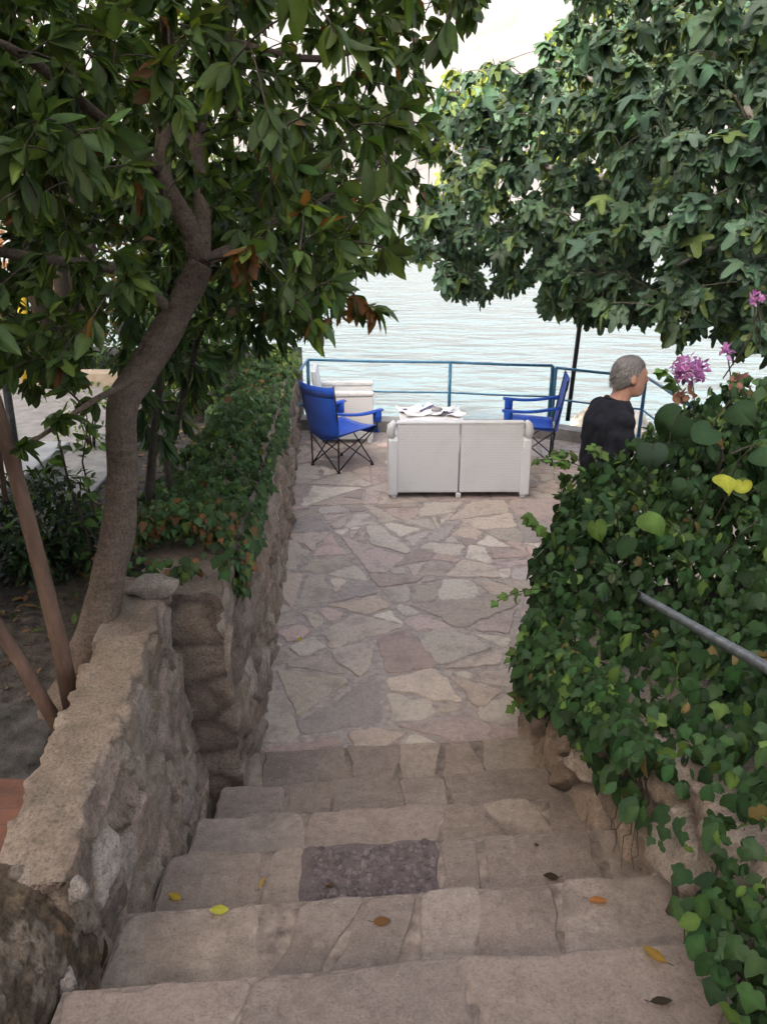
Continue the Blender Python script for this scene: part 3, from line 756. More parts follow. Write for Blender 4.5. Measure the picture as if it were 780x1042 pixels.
def make_camp_chair():
    root = empty('camping_chair'); bw, fw = .205, .24; yb, yf = -.20, .25
    sz = .40
    def fab(name, grid, parent=root, th=.006):
        n, m = len(grid), len(grid[0]); mb = MB(); mb.add([p for r_ in grid for p in r_], [tuple(f) for f in grid_faces(n, m)])
        o = mb.build(name, M_blue, parent, True); md = o.modifiers.new('thick', 'SOLIDIFY'); md.thickness = th; md.offset = 0; return o
    # seat: hammock between side rods, sagging
    g = []
    for i in range(11):
        t = i/10; y = yb+.0+(yf+.06-yb)*t; row = []
        for j in range(11):
            u = j/10*2-1; w = .235+.03*t; row.append((u*w, y, sz+.035*t-.075*(1-u*u)*(1-.55*t**2)+.0*t+.05*abs(u)**3*(1-t)*.3))
        g.append(row)
    fab('seat', g)
    g = []; 
    for i in range(5):
        row = [((j/10*2-1)*.265, yf+.06+.004*i, sz+.035-.0-.022*i-.03*(1-(j/10*2-1)**2)) for j in range(11)]; g.append(row)
    fab('seat_front_flap', g)
    g = []
    for i in range(12):
        t = i/11; z = sz-.02+.52*t; row = []
        for j in range(11):
            u = j/10*2-1; w = .225+.03*t
            row.append((u*w, yb-.01-.085*t-.035*(1-u*u)*(1-.4*t), z+(.02*abs(u)**3 if i == 11 else 0)-.03*(1-t)*(1-u*u)))
        g.append(row)
    b = fab('backrest', g)
    g2 = [[(p[0]*1.012, p[1]-.008, p[2]+.004) for p in r_] for r_ in g[9:]]
    o = fab('head_band', g2, b); 
    for s in (-1, 1):
        MB().tube([(s*bw, yb, .02), (s*(bw+.005), yb, sz), (s*(bw+.045), yb-.05, sz+.25), (s*(bw+.05), yb-.095, sz+.53)], .0085, 8).build('back_post', M_dark_metal, root, True)
        MB().tube([(s*bw, yb, .02), (s*.265, yf+.06, sz+.03)], .0075, 8).build('leg', M_dark_metal, root, True)        # side cross
        MB().tube([(s*fw, yf, .02), (s*(bw+.01), yb+.0, sz-.03)], .0075, 8).build('leg', M_dark_metal, root, True)
        MB().tube([(s*bw, yb-.012, .02), (-s*(bw+.01), yb-.012*s, sz-.04)], .0075, 8).build('leg', M_dark_metal, root, True)  # rear cross
        MB().tube([(s*fw, yf+.01, .02), (-s*.255, yf+.05+.012*s, sz+.02)], .0075, 8).build('leg', M_dark_metal, root, True)  # front cross
        MB().tube([(s*.262, yf+.05, sz+.02), (s*.285, yf+.03, sz+.21)], .0075, 8).build('arm_post', M_dark_metal, root, True)
        for (x, y) in ((s*bw, yb), (s*fw, yf)):
            mb = MB(); mb.tube([(x, y, 0), (x, y, .03)], [.018, .013], 10); mb.build('rubber_foot', M_rubber, root, True)
        g = []
        for i in range(9):
            t = i/8; y = yb-.06+(yf+.10-yb+.06)*t
            g.append([(s*(.255+.03*t)+k*.035, y, sz+.255-.05*t-.03*math.sin(math.pi*t)+(-.012 if k else 0.006)) for k in (-1, 0, 1)])
        arm = fab('armrest', g, root, .01)
        mb = MB(); n = 14; c = (s*.285, yf+.035)
        V = [(c[0]+.042*math.cos(2*math.pi*k/n), c[1]+.042*math.sin(2*math.pi*k/n), z) for z in (sz+.19, sz+.08) for k in range(n)]
        mb.add(V, [(k, (k+1) % n, n+(k+1) % n, n+k) for k in range(n)]+[tuple(range(n, 2*n))]); o = mb.build('cup_holder', M_blue, arm, True)
        md = o.modifiers.new('thick', 'SOLIDIFY'); md.thickness = .005
    return root
def dup(root):
    r = root.copy(); C.objects.link(r)
    for ch in list(root.children):
        c = ch.copy(); C.objects.link(c); c.parent = r
        for g in list(ch.children):
            d = g.copy(); C.objects.link(d); d.parent = c
    return r
ch1 = make_camp_chair()
f1, f2 = pz(346, 482), pz(317, 474); mid = (f1+f2)/2
hd = math.atan2(.72, .70)-math.pi/2      # facing direction of the left chair
def place_chair(o, mid, heading):
    o.rotation_euler.z = heading; off = Vector((0, -.20, 0)); off.rotate(Matrix.Rotation(heading, 3, 'Z')); o.location = (mid.x-off.x, mid.y-off.y, .004)
place_chair(ch1, mid, hd)
tag(ch1, 'blue folding camping chair with its back to us beside the stone wall', 'camping chair', 'blue camping chairs')
ch2 = dup(ch1); g1, g2 = pz(555, 475), pz(564, 462); place_chair(ch2, (g1+g2)/2, math.atan2(.16, -.98)-math.pi/2)
tag(ch2, 'blue folding camping chair in side view to the right of the white sofa', 'camping chair', 'blue camping chairs')

# ------------------------------------------------------------------ leaves
def tmpl_oval(w=.42, droop=.16, fold=.10):
    ys = [.16, .40, .66, .87]; ws = [.62, 1.0, .82, .38]
    mids = [(0, 0, 0)]+[(0, y, -droop*y*y) for y in ys]+[(0, 1, -droop)]
    V = list(mids); L = []; Rr = []
    for y, a in zip(ys, ws):
        L.append(len(V)); V.append((-w/2*a, y+.02, -droop*y*y+fold*a*w)); Rr.append(len(V)); V.append((w/2*a, y+.02, -droop*y*y+fold*a*w))
    Q = []; T = []
    T += [(0, 1, L[0]), (0, Rr[0], 1)]
    for i in range(3): Q += [(1+i, 2+i, L[i+1], L[i]), (1+i, Rr[i], Rr[i+1], 2+i)]
    T += [(4, 5, L[3]), (4, Rr[3], 5)]
    return np.array(V, float), np.array(T), np.array(Q)
def tmpl_fan(outline, center, bend):
    V = [(center[0], center[1], 0)]+[(x, y, 0) for x, y in outline]; V = np.array(V, float)
    r = np.hypot(V[:, 0]-center[0], V[:, 1]-center[1]); V[:, 2] = -bend*r**2*1.5+.10*np.abs(V[:, 0])
    n = len(outline); T = np.array([(0, 1+(k+1) % n, 1+k) for k in range(n)])
    return V, T, None
def fig_outline():
    c = (0, .40); pts = [(0, .06)]
    lob = [(-38, .37, 17), (21, .50, 15), (90, .63, 15), (159, .50, 15), (218, .37, 17)]; sinus = [(-9, .28), (56, .28), (124, .28), (189, .28)]
    for i, (a, r, w) in enumerate(lob):
        for da, k in ((-w, .74), (-w*.66, .90), (0, 1.0), (w*.66, .90), (w, .74)):
            t = R(a+da); pts.append((c[0]+r*k*math.cos(t), c[1]+r*k*math.sin(t)))
        if i < 4: t = R(sinus[i][0]); pts.append((c[0]+sinus[i][1]*math.cos(t), c[1]+sinus[i][1]*math.sin(t)))
    return pts, c
T_OVAL = tmpl_oval(.42); T_LANCE = tmpl_oval(.24, .25, .08); T_BROAD = tmpl_oval(.62, .18, .09)
T_FIG = tmpl_fan(*fig_outline(), .5)
T_IVY = tmpl_fan([(0, .10), (.13, .01), (.28, .04), (.37, .15), (.40, .24), (.50, .36), (.42, .46), (.30, .52), (.24, .62), (.14, .81), (0, 1.0), (-.14, .81), (-.24, .62), (-.30, .52), (-.42, .46), (-.50, .36), (-.40, .24), (-.37, .15), (-.28, .04), (-.13, .01)], (0, .38), .35)
T_HEART = tmpl_fan([(0, .10), (.08, .02), (.22, .0), (.38, .08), (.47, .24), (.48, .42), (.42, .60), (.30, .76), (.15, .90), (.05, .97), (0, 1.04), (-.05, .97), (-.15, .90), (-.30, .76), (-.42, .60), (-.48, .42), (-.47, .24), (-.38, .08), (-.22, .0), (-.08, .02)], (0, .42), .75)
T_ROUND = tmpl_fan([(0, .06), (.18, .0), (.40, .10), (.52, .32), (.50, .56), (.36, .80), (.16, .94), (0, 1.0), (-.16, .94), (-.36, .80), (-.50, .56), (-.52, .32), (-.40, .10), (-.18, .0)], (0, .42), .3)

def nrmz(a): return a/np.maximum(np.linalg.norm(a, axis=-1, keepdims=True), 1e-9)
def leaves(name, parent, m, tm, P, T, N, S, Col, bendv=.9):
    P = np.asarray(P, float); n = len(P); tv, tt, tq = tm; k = len(tv)
    T = nrmz(T); N = nrmz(N-T*(N*T).sum(-1, keepdims=True)); B = np.cross(T, N)
    zc = tv[None, :, 2]*(1+bendv*(rng.random((n, 1))*2-1)*2)
    wx = tv[None, :, 0]*(1+.25*(rng.random((n, 1))-.5))
    V = P[:, None]+S[:, None, None]*(wx[..., None]*B[:, None]+tv[None, :, 1, None]*T[:, None]+zc[..., None]*N[:, None])
    fac = np.full(k, .94); fac[:(6 if tq is not None else 1)] = 1.28
    off = (np.arange(n)*k)[:, None, None]; F = [(tt[None]+off).reshape(-1, 3)]
    if tq is not None: F.append((tq[None]+off).reshape(-1, 4))
    if parent is not None: V = V-np.array(parent.location)[None, None]
    return np_mesh(name, V.reshape(-1, 3), F, m, parent, (np.clip(Col, 0, 1)[:, None, :]*fac[None, :, None]).reshape(-1, 3))
def palette(n, base, var=.3, alt=None, p_alt=.0, alt2=None, p2=.0):
    c = np.array(base)[None]*(1+var*(rng.random((n, 1))*2-1))*(1+.12*(rng.random((n, 3))*2-1))
    u = rng.random(n)
    if alt is not None: c[u < p_alt] = np.array(alt)*(1+.3*(rng.random(((u < p_alt).sum(), 1))*2-1))
    if alt2 is not None:
        q = (u > 1-p2); c[q] = np.array(alt2)*(1+.35*(rng.random((q.sum(), 1))*2-1))
    return c

def grow(limbs, tips, droop=.15, r_end=.0022, rmax=.03):
    """limbs: list of (pts, radii). Joins every tip to the nearest branch with a curved twig. Returns branch tubes and tip directions."""
    mb = MB(); nodes = []; nr = []
    for pts, rad in limbs:
        pts = [Vector(p) for p in pts]
        for a, b, ra, rb in zip(pts[:-1], pts[1:], rad[:-1], rad[1:]):
            for t in np.linspace(0, 1, 5): nodes.append(a.lerp(b, t)); nr.append(ra+(rb-ra)*t)
    N = np.array(nodes); Rr = np.array(nr); dirs = []
    tips = np.asarray(tips); d0 = np.min(np.linalg.norm(tips[:, None]-N[None], axis=-1), axis=1); order = np.argsort(d0)
    out = [None]*len(tips)
    for ti in order:
        tp = tips[ti]; dd = np.linalg.norm(N-tp, axis=1); j = int(np.argmin(dd+.02*rng.random(len(dd)))); a = Vector(N[j]); b = Vector(tp); L = dd[j]
        r0 = min(Rr[j]*.75, .0025+.008*L+.001, rmax); mid = a.lerp(b, .5)+Vector((rng.normal()*.08*L, rng.normal()*.08*L, droop*L*(.6+.4*rng.random())))
        pts = [a*(1-t)**2+mid*2*t*(1-t)+b*t*t for t in (0, .25, .5, .75, 1)]
        rad = [r0+(r_end-r0)*t for t in (0, .25, .5, .75, 1)]; mb.tube(pts, rad, 5, False)
        N = np.vstack([N, [tuple(p) for p in pts[1:]]]); Rr = np.concatenate([Rr, rad[1:]])
        out[ti] = ((pts[-1]-pts[-2]).normalized(), pts)
    return mb, out
def spray(tipinfo, n, span, down=.5, spread=.7, center=None):
    """leaf base points and directions along the ends of twigs"""
    P = []; T = []
    for d, pts in tipinfo:
        e = pts[-1]; s = pts[-2]; L = max((e-s).length, 1e-4); k = n if np.isscalar(n) else int(rng.integers(n[0], n[1]+1))
        for i in range(k):
            t = rng.random()**.7; back = min(span*(1-t), L*1.0)
            p = e-d*back; ang = i*2.4+rng.random()*.8; o = d.orthogonal().normalized(); o.rotate(Matrix.Rotation(ang, 3, d))
            tv = d*(.55+.4*t)+o*spread*(.6+.6*rng.random())+Vector((0, 0, -down*(.4+rng.random()))); P.append(p); T.append(tv.normalized())
    return np.array([tuple(p) for p in P]), np.array([tuple(t) for t in T])
def up_normals(T, jit=.5):
    return np.array([0, 0, 1.])[None]+jit*rng.normal(size=T.shape)

def sample_box(n, lo, hi): return rng.random((n, 3))*(np.array(hi)-np.array(lo))+np.array(lo)

# ------------------------------------------------------------------ man
def make_man():
    loc = pz(630, 521-158, 1.75); 
    root = empty('person', (loc.x, loc.y, .004), R(-84)); tag(root, 'grey haired man in a black polo shirt standing behind the leafy hedge', 'person')
    b = MB(); hy = .075; hz = 1.635
    # head with jaw, nose, brow, ears
    b.loft([(0, hy+.035, hz-.125, .030, .035), (0, hy+.03, hz-.11, .050, .058), (0, hy+.018, hz-.07, .062, .078), (0, hy+.005, hz-.02, .071, .092), (0, hy-.003, hz+.03, .075, .098), (0, hy-.006, hz+.07, .067, .088), (0, hy-.008, hz+.098, .045, .06), (0, hy-.008, hz+.112, .012, .018)], 22)
    b.tube([(0, hy+.088, hz+.008), (0, hy+.112, hz-.03), (0, hy+.095, hz-.042)], [.010, .016, .012], 10)
    b.tube([(-.035, hy+.085, hz+.018), (0, hy+.096, hz+.02), (.035, hy+.085, hz+.018)], .011, 8)
    b.tube([(-.022, hy+.083, hz-.07), (0, hy+.094, hz-.069), (.022, hy+.083, hz-.07)], .008, 8)
    for s in (-1, 1):
        b.ball((s*.077, hy-.008, hz-.012), (.012, .020, .034)); b.ball((s*.03, hy+.082, hz+.002), (.012, .010, .009))
    b.tube([(0, -.005, 1.42), (0, .03, 1.50), (0, .055, 1.58)], [.068, .058, .056], 16)
    b.loft([(0, 0, .84, .155, .105), (0, 0, .95, .165, .115), (0, -.015, 1.10, .155, .108), (0, -.02, 1.25, .175, .115), (0, -.015, 1.36, .185, .108), (0, -.005, 1.43, .14, .085), (0, 0, 1.47, .07, .06)], 24)
    arms = {1: [(.175, -.01, 1.395), (.225, -.035, 1.27), (.25, -.075, 1.12), (.252, -.01, .98), (.24, .06, .87)], -1: [(-.175, -.01, 1.395), (-.23, -.02, 1.26), (-.25, -.03, 1.11), (-.23, .08, .99), (-.20, .17, .92)]}
    for s, A in arms.items():
        b.tube(A, [.056, .050, .040, .037, .027], 14); b.ball(A[0], .058)
        w = Vector(A[-1]); d = (w-Vector(A[-2])).normalized(); side = Vector((0, 1, 0)) if abs(d.y) < .8 else Vector((0, 0, 1)); side = (side-d*side.dot(d)).normalized(); nrm = d.cross(side)
        b.tube([w-d*.01, w+d*.03, w+d*.075, w+d*.095], [.025, .034, .036, .028], 12)
        for k, ln in zip((-1.5, -.5, .5, 1.5), (.062, .078, .084, .072)):
            r0 = w+d*.085+side*(k*.0175); cu = -nrm*s*(1 if s > 0 else -1)
            b.tube([r0-d*.02, r0+d*ln*.45, r0+d*ln*.8+cu*.012, r0+d*ln+cu*.028], [.0095, .009, .008, .006], 8)
        t0 = w+d*.03+side*.026; b.tube([t0, t0+side*.028+d*.025, t0+side*.034+d*.06], [.013, .011, .008], 8)
    for s in (-1, 1):
        b.tube([(s*.085, 0, .90), (s*.095, .02, .50), (s*.10, -.005, .28), (s*.105, -.01, .07)], [.085, .060, .055, .040], 16)
        b.tube([(s*.105, -.03, .04), (s*.11, .06, .045), (s*.115, .16, .03)], [.038, .036, .028], 12)
    b.build('body', M_skin, root, True, remesh=.0065)
    h = MB()          # short hair cap: back and sides lower than the hairline in front
    n, m = 40, 16; V = []; F = []
    for i in range(m):
        for k in range(n):
            t = 2*math.pi*k/n; lo = float(np.interp(math.sin(t), [-1, -.5, 0, .3, .6, 1], [-.072, -.060, -.022, .022, .052, .066]))
            q = i/(m-1); z = lo+(.121-lo)*q**.8; rr = max(.0, 1-(max(z, 0)/.1212)**2.3)**(1/2.3) if z > 0 else 1-.16*(z/.08)**2
            k_ = 1+.03*noise.noise((math.cos(t)*9, math.sin(t)*9, z*60))
            V.append((.0795*rr*math.cos(t)*k_, hy-.008+.1025*rr*math.sin(t)*k_, hz+z))
    F = [(i*n+k, i*n+(k+1) % n, (i+1)*n+(k+1) % n, (i+1)*n+k) for i in range(m-1) for k in range(n)]
    h.add(V, F); o = h.build('hair', M_hair, root, True); md = o.modifiers.new('thick', 'SOLIDIFY'); md.thickness = .012; md.offset = -1
    nh = 3200; tt = rng.random(nh)*6.283; lo = np.interp(np.sin(tt), [-1, -.5, 0, .3, .6, 1], [-.070, -.058, -.020, .024, .054, .068]); zz = lo+(.118-lo)*rng.random(nh)**.8
    rr = np.where(zz > 0, np.maximum(0, 1-(np.maximum(zz, 0)/.1212)**2.3)**(1/2.3), 1-.16*(zz/.08)**2)
    Ph = np.stack([.0795*rr*np.cos(tt), hy-.008+.1025*rr*np.sin(tt), hz+zz], -1); Nh = nrmz(np.stack([np.cos(tt)*rr, np.sin(tt)*rr, zz/.1], -1)+.15*rng.normal(size=(nh, 3)))
    Th = np.stack([.25*rng.normal(size=nh), -.6+.25*rng.normal(size=nh), -.5-.3*rr], -1)+Nh*.12
    Lk = root.location.copy(); root.location = (0, 0, 0); leaves('hair_strands', root, leaf_mat('grey_strand', .1, .6, .3), tmpl_oval(.13, .1, .05), Ph, Th, Nh, .014+.012*rng.random(nh), palette(nh, (.21, .198, .19), .5)); root.location = Lk
    s_ = MB()
    s_.loft([(0, -.01, .86, .185, .135), (0, -.01, .98, .180, .132), (0, -.025, 1.12, .178, .128), (0, -.03, 1.26, .19, .132), (0, -.022, 1.37, .197, .122), (0, -.008, 1.445, .15, .098), (0, .005, 1.485, .078, .072)], 28)
    for s, A in arms.items():
        a = Vector(A[0]); e = Vector(A[2]); s_.tube([a-Vector((s*.03, 0, -.005)), a.lerp(e, .3)+Vector((s*.01, 0, 0)), a.lerp(e, .72)], [.07, .069, .066], 18); s_.ball(A[0], (.068, .066, .062))
    sh = s_.build('shirt', M_shirt, root, True, remesh=.008)
    tx = bpy.data.textures.new('folds', 'CLOUDS'); tx.noise_scale = .11; tx.noise_depth = 2; dm = sh.modifiers.new('folds', 'DISPLACE'); dm.texture = tx; dm.strength = .035; dm.mid_level = .22; dm.texture_coords = 'LOCAL'
    c = MB(); c.tube([(.068*math.cos(t), .016+.066*math.sin(t), 1.482-.022*math.sin(t)) for t in [2*math.pi*k/20 for k in range(21)]], .014, 8); c.build('collar', M_shirt, sh, True)
    t_ = MB(); t_.loft([(0, 0, .80, .175, .125), (0, 0, .92, .178, .125), (0, 0, 1.0, .165, .118)], 24)
    for s in (-1, 1): t_.tube([(s*.088, 0, .90), (s*.096, .015, .52), (s*.102, 0, .12)], [.098, .080, .068], 18)
    t_.build('trousers', M_trouser, root, True, remesh=.009)
    for s in (-1, 1):
        q = MB(); q.loft([(s*.11, .055, 0, .048, .135), (s*.11, .055, .03, .05, .138), (s*.11, .04, .06, .045, .115), (s*.106, -.01, .10, .046, .06)], 18); q.build('shoe', M_shoe, root, True)
make_man()

# ---- leaning tree by the low wall
def leaning_tree():
    base = Vector((-1.08, 2.2, GZ-.05)); root = empty('leaning_tree', base); tag(root, 'smooth barked tree with a bent trunk leaning over the steps by the low wall', 'tree')
    D = [2.2, 2.28, 2.34, 2.38, 2.42, 2.5, 2.58, 2.62]
    px = [(78, 752), (88, 680), (108, 600), (122, 520), (125, 420), (140, 385), (180, 320), (204, 268)]
    tr = [base]+[pd(x, y, d) for (x, y), d in zip(px[1:], D[1:])]
    rd = [.115, .074, .059, .050, .048, .052, .045, .040]
    fork1 = [tr[-1], pd(190, 225, 2.66), pd(165, 175, 2.7), pd(172, 90, 2.85), pd(165, -40, 3.0)]; rf1 = [.036, .032, .028, .024, .015]
    fork2 = [tr[-1], pd(206, 215, 2.7), pd(200, 140, 2.8), pd(225, 40, 3.0), pd(270, -80, 3.1)]; rf2 = [.034, .028, .025, .02, .012]
    limb3 = [tr[-1], pd(240, 250, 2.75), pd(300, 215, 3.1), pd(370, 180, 3.3), pd(410, 130, 3.5)]; rf3 = [.022, .018, .015, .011, .007]
    limb4 = [tr[6], pd(120, 275, 2.5), pd(50, 265, 2.3), pd(-60, 240, 2.1), pd(-160, 180, 2.1)]; rf4 = [.022, .018, .016, .013, .010]
    limb5 = [fork1[2], pd(90, 110, 2.4), pd(30, 60, 2.0), pd(-40, 30, 1.8)]; rf5 = [.02, .016, .012, .008]
    limb6 = [fork2[3], pd(330, 60, 3.2), pd(420, 20, 3.4)]; rf6 = [.016, .012, .008]
    limb7 = [tr[5], pd(100, 405, 2.2), pd(40, 445, 2.05), pd(10, 462, 2.0)]; rf7 = [.012, .009, .007, .005]
    shade_limb = [fork1[3], fork1[3]+Vector((.35, -1.2, .5)), fork1[3]+Vector((.8, -2.6, .7)), fork1[3]+Vector((.9, -4.0, .6))]; rf8 = [.022, .018, .013, .008]  # limb for the unseen crown behind the camera, added to shade the steps
    limbs = [(shade_limb, rf8), (tr, rd), (fork1, rf1), (fork2, rf2), (limb3, rf3), (limb4, rf4), (limb5, rf5), (limb6, rf6)]
    def sm(pts, rad, k=4):
        P = []; Q = []
        for i in range(len(pts)-1):
            p0, p1, p2, p3 = pts[max(i-1, 0)], pts[i], pts[i+1], pts[min(i+2, len(pts)-1)]
            for t in [j/k for j in range(k)]:
                P.append(.5*((2*p1)+(p2-p0)*t+(2*p0-5*p1+4*p2-p3)*t*t+(3*p1-p0-3*p2+p3)*t**3)); Q.append(rad[i]+(rad[i+1]-rad[i])*t)
        P.append(pts[-1]); Q.append(rad[-1]); return P, Q
    L = lambda P: [p-base for p in P]
    mb = MB(); P, Q = sm(tr, rd, 6); mb.tube(L(P), Q, 18, True, .22)
    for pts, rad in limbs[:1]+limbs[2:]:
        P, Q = sm(pts, rad); mb.tube(L(P), Q, 10, True, .15)
    P, Q = sm(limb7, rf7); mb.tube(L(P), Q, 8, True, .1)
    mb.build('trunk', M_bark, root, True)
    poly = [(-900, -900), (497, -900), (492, 5), (468, 40), (437, 62), (438, 120), (452, 185), (425, 215), (408, 235), (412, 285), (385, 312), (345, 335), (300, 345), (250, 335), (190, 345), (150, 330), (95, 330), (80, 400), (-900, 420)]
    pts = sample_box(34000, (-3.4, 1.15, 1.7), (.75, 4.4, 4.5))
    e = ((pts-np.array([-1.15, 2.75, 3.15]))/np.array([2.1, 1.75, 1.45])); keep = (e**2).sum(1) < 1
    pr = proj(pts); keep &= inpoly(pr[:, 0], pr[:, 1], poly) & (pr[:, 2] > .3); keep &= np.linalg.norm(pts-np.array([0, 0, CAM_H]), axis=1) > 1.3
    # open a little around the trunk so it shows
    near = (np.abs(pr[:, 0]-np.interp(pr[:, 1], [180, 270, 330, 400], [170, 200, 170, 125])) < 34) & (pr[:, 1] > 215) & (pts[:, 1] < 2.75); keep &= ~near
    low = (pr[:, 1] > 300) & (pr[:, 0] > 110) & (pr[:, 0] < 260) & (pts[:, 1] < 3.0); keep &= ~low
    # clumpy density
    keep &= (np.array([noise.noise(Vector(p)*1.9) for p in pts]) > -.33)
    print('left tips', keep.sum()); pts = pts[keep][:4800]
    shade_tips = sample_box(4200, (-3.0, -2.6, 3.2), (2.2, 1.4, 4.8)); pb = proj(shade_tips); shade_tips = shade_tips[((pb[:, 2] < .05) | (pb[:, 1] < -60)) & (np.linalg.norm(shade_tips-np.array([0, 0, CAM_H]), axis=1) > 1.0)][:1500]; pts = np.vstack([pts, shade_tips])  # unseen foliage over and behind the camera, added to darken the steps
    extra = [pd(60, 425, 2.05), pd(20, 455, 2.0), pd(95, 408, 2.2), pd(40, 340, 2.0), pd(70, 320, 2.1), pd(25, 190, 1.55), pd(60, 160, 1.6), pd(10, 150, 1.5), pd(140, 170, 1.7), pd(45, 120, 1.5), pd(150, 200, 1.75)]
    pts = np.vstack([pts, [tuple(p) for p in extra]])
    tw, info = grow(limbs+[(limb7, rf7)], pts)
    tw.v = [tuple(Vector(v)-base) for v in tw.v]; tw.build('twigs', M_twig, root, True)
    P, T = spray(info, (9, 14), .26, .55, .8)
    P2, T2 = spray(info[-len(extra):], (3, 4), .2, .4, .6); P = np.vstack([P, P2]); T = np.vstack([T, T2])
    n = len(P); S = .042+.040*rng.random(n); S[-len(P2):] *= 1.15
    left = sstep(-.9, -1.7, P[:, 0]); S = S*(1+.15*left)
    Col = palette(n, (.070, .118, .036), .40, (.14, .21, .045), .12, (.17, .085, .032), .025)
    pr = proj(P); br = (np.hypot(pr[:, 0]-352, pr[:, 1]-318) < 26) | (np.hypot(pr[:, 0]-240, pr[:, 1]-265) < 20) | (np.hypot(pr[:, 0]-265, pr[:, 1]-170) < 16)
    br &= rng.random(n) < .65; Col[br] = np.array((.20, .095, .035))*(.6+.7*rng.random((br.sum(), 1)))
    leaves('crown', root, M_leaf, T_OVAL, P, T, up_normals(T, .6), S, Col)
    print('leaning tree leaves', n)
leaning_tree()

def stems_tree():
    base = pz(80, 748, GZ); root = empty('slender_stem', base-Vector((0, 0, .04))); tag(root, 'tall reddish slender stem rising from the foot of the bent tree', 'tree', 'slender stems by the bent tree')
    P = [base, pd(62, 660, base.y-.02), pd(45, 590, base.y-.03), pd(18, 490, base.y-.02), pd(-5, 410, base.y), pd(-60, 250, base.y+.1), pd(-100, 80, base.y+.2)]
    MB().tube([p-Vector(root.location) for p in P], [.032, .027, .024, .022, .021, .017, .010], 12, True, .12).build('trunk', M_bark_pale, root, True)
    b2 = pz(74, 762, GZ); root2 = empty('slender_stem', b2-Vector((0, 0, .04))); tag(root2, 'short grey brown stem slanting away left below the reddish stem', 'tree', 'slender stems by the bent tree')
    P = [b2, pd(48, 720, b2.y-.02), pd(22, 675, b2.y-.04), pd(-10, 625, b2.y-.05), pd(-80, 500, b2.y-.02), pd(-160, 330, b2.y)]
    MB().tube([p-Vector(root2.location) for p in P], [.026, .022, .020, .018, .016, .010], 10, True, .12).build('trunk', M_bark_pale, root2, True)
    for rt, end in ((root, pd(-100, 80, base.y+.2)), (root2, pd(-160, 330, b2.y))):
        pts = sample_box(30, (-.35, -.35, -.3), (.35, .35, .35))+np.array(end); tw, info = grow([([Vector(end)-Vector((0, 0, .3)), Vector(end)], [.012, .010])], pts)
        tw.tube([Vector(end)-Vector((0, 0, .3)), Vector(end), Vector(end)+Vector((.05, .05, .3))], [.012, .010, .004], 7)
        tw.v = [tuple(Vector(v)-rt.location) for v in tw.v]; tw.build('twigs', M_twig, rt)
        Pq, Tq = spray(info, 7, .2); leaves('crown', rt, M_leaf, T_OVAL, Pq, Tq, up_normals(Tq), .07+.04*rng.random(len(Pq)), palette(len(Pq), (.045, .08, .03), .3))
stems_tree()

# ---- slim tree with narrow hanging leaves behind the wall
def narrow_tree():
    base = Vector((-1.12, 3.55, GZ)); root = empty('narrow_leaved_tree', base); tag(root, 'slim dark stemmed tree with narrow hanging leaves behind the ivy wall', 'tree')
    A = [base, pd(152, 500, 3.6), pd(158, 430, 3.65), pd(165, 370, 3.7), pd(172, 300, 3.8), pd(190, 200, 4.0)]
    B = [base+Vector((.06, .05, 0)), pd(170, 470, 3.75), pd(185, 410, 3.9), pd(200, 350, 4.0), pd(230, 280, 4.1), pd(270, 200, 4.3)]
    mb = MB(); 
    for q, r0 in ((A, .026), (B, .02)): mb.tube([p-base for p in q], [r0, r0*.9, r0*.8, r0*.7, r0*.55, r0*.3], 9, True, .15)
    mb.build('trunk', M_twig, root, True)
    poly = [(125, 430), (120, 330), (140, 200), (250, 150), (345, 170), (350, 300), (305, 350), (255, 355), (220, 385), (190, 430), (160, 470)]
    pts = sample_box(14000, (-1.9, 3.3, 1.2), (.0, 5.0, 3.3)); pr = proj(pts); pts = pts[inpoly(pr[:, 0], pr[:, 1], poly)]; pts = pts[:420]
    tw, info = grow([(A, [.02]*6), (B, [.016]*6)], pts, .2); tw.tube(A[1:], .008, 7); tw.tube(B[1:], .006, 7); tw.v = [tuple(Vector(v)-base) for v in tw.v]; tw.build('twigs', M_twig, root)
    P, T = spray(info, (7, 10), .28, .9, .55); n = len(P)
    leaves('crown', root, M_leaf, T_LANCE, P, T, up_normals(T, .8), .09+.05*rng.random(n), palette(n, (.045, .088, .034), .3, (.12, .17, .04), .08, (.2, .1, .05), .01))
narrow_tree()

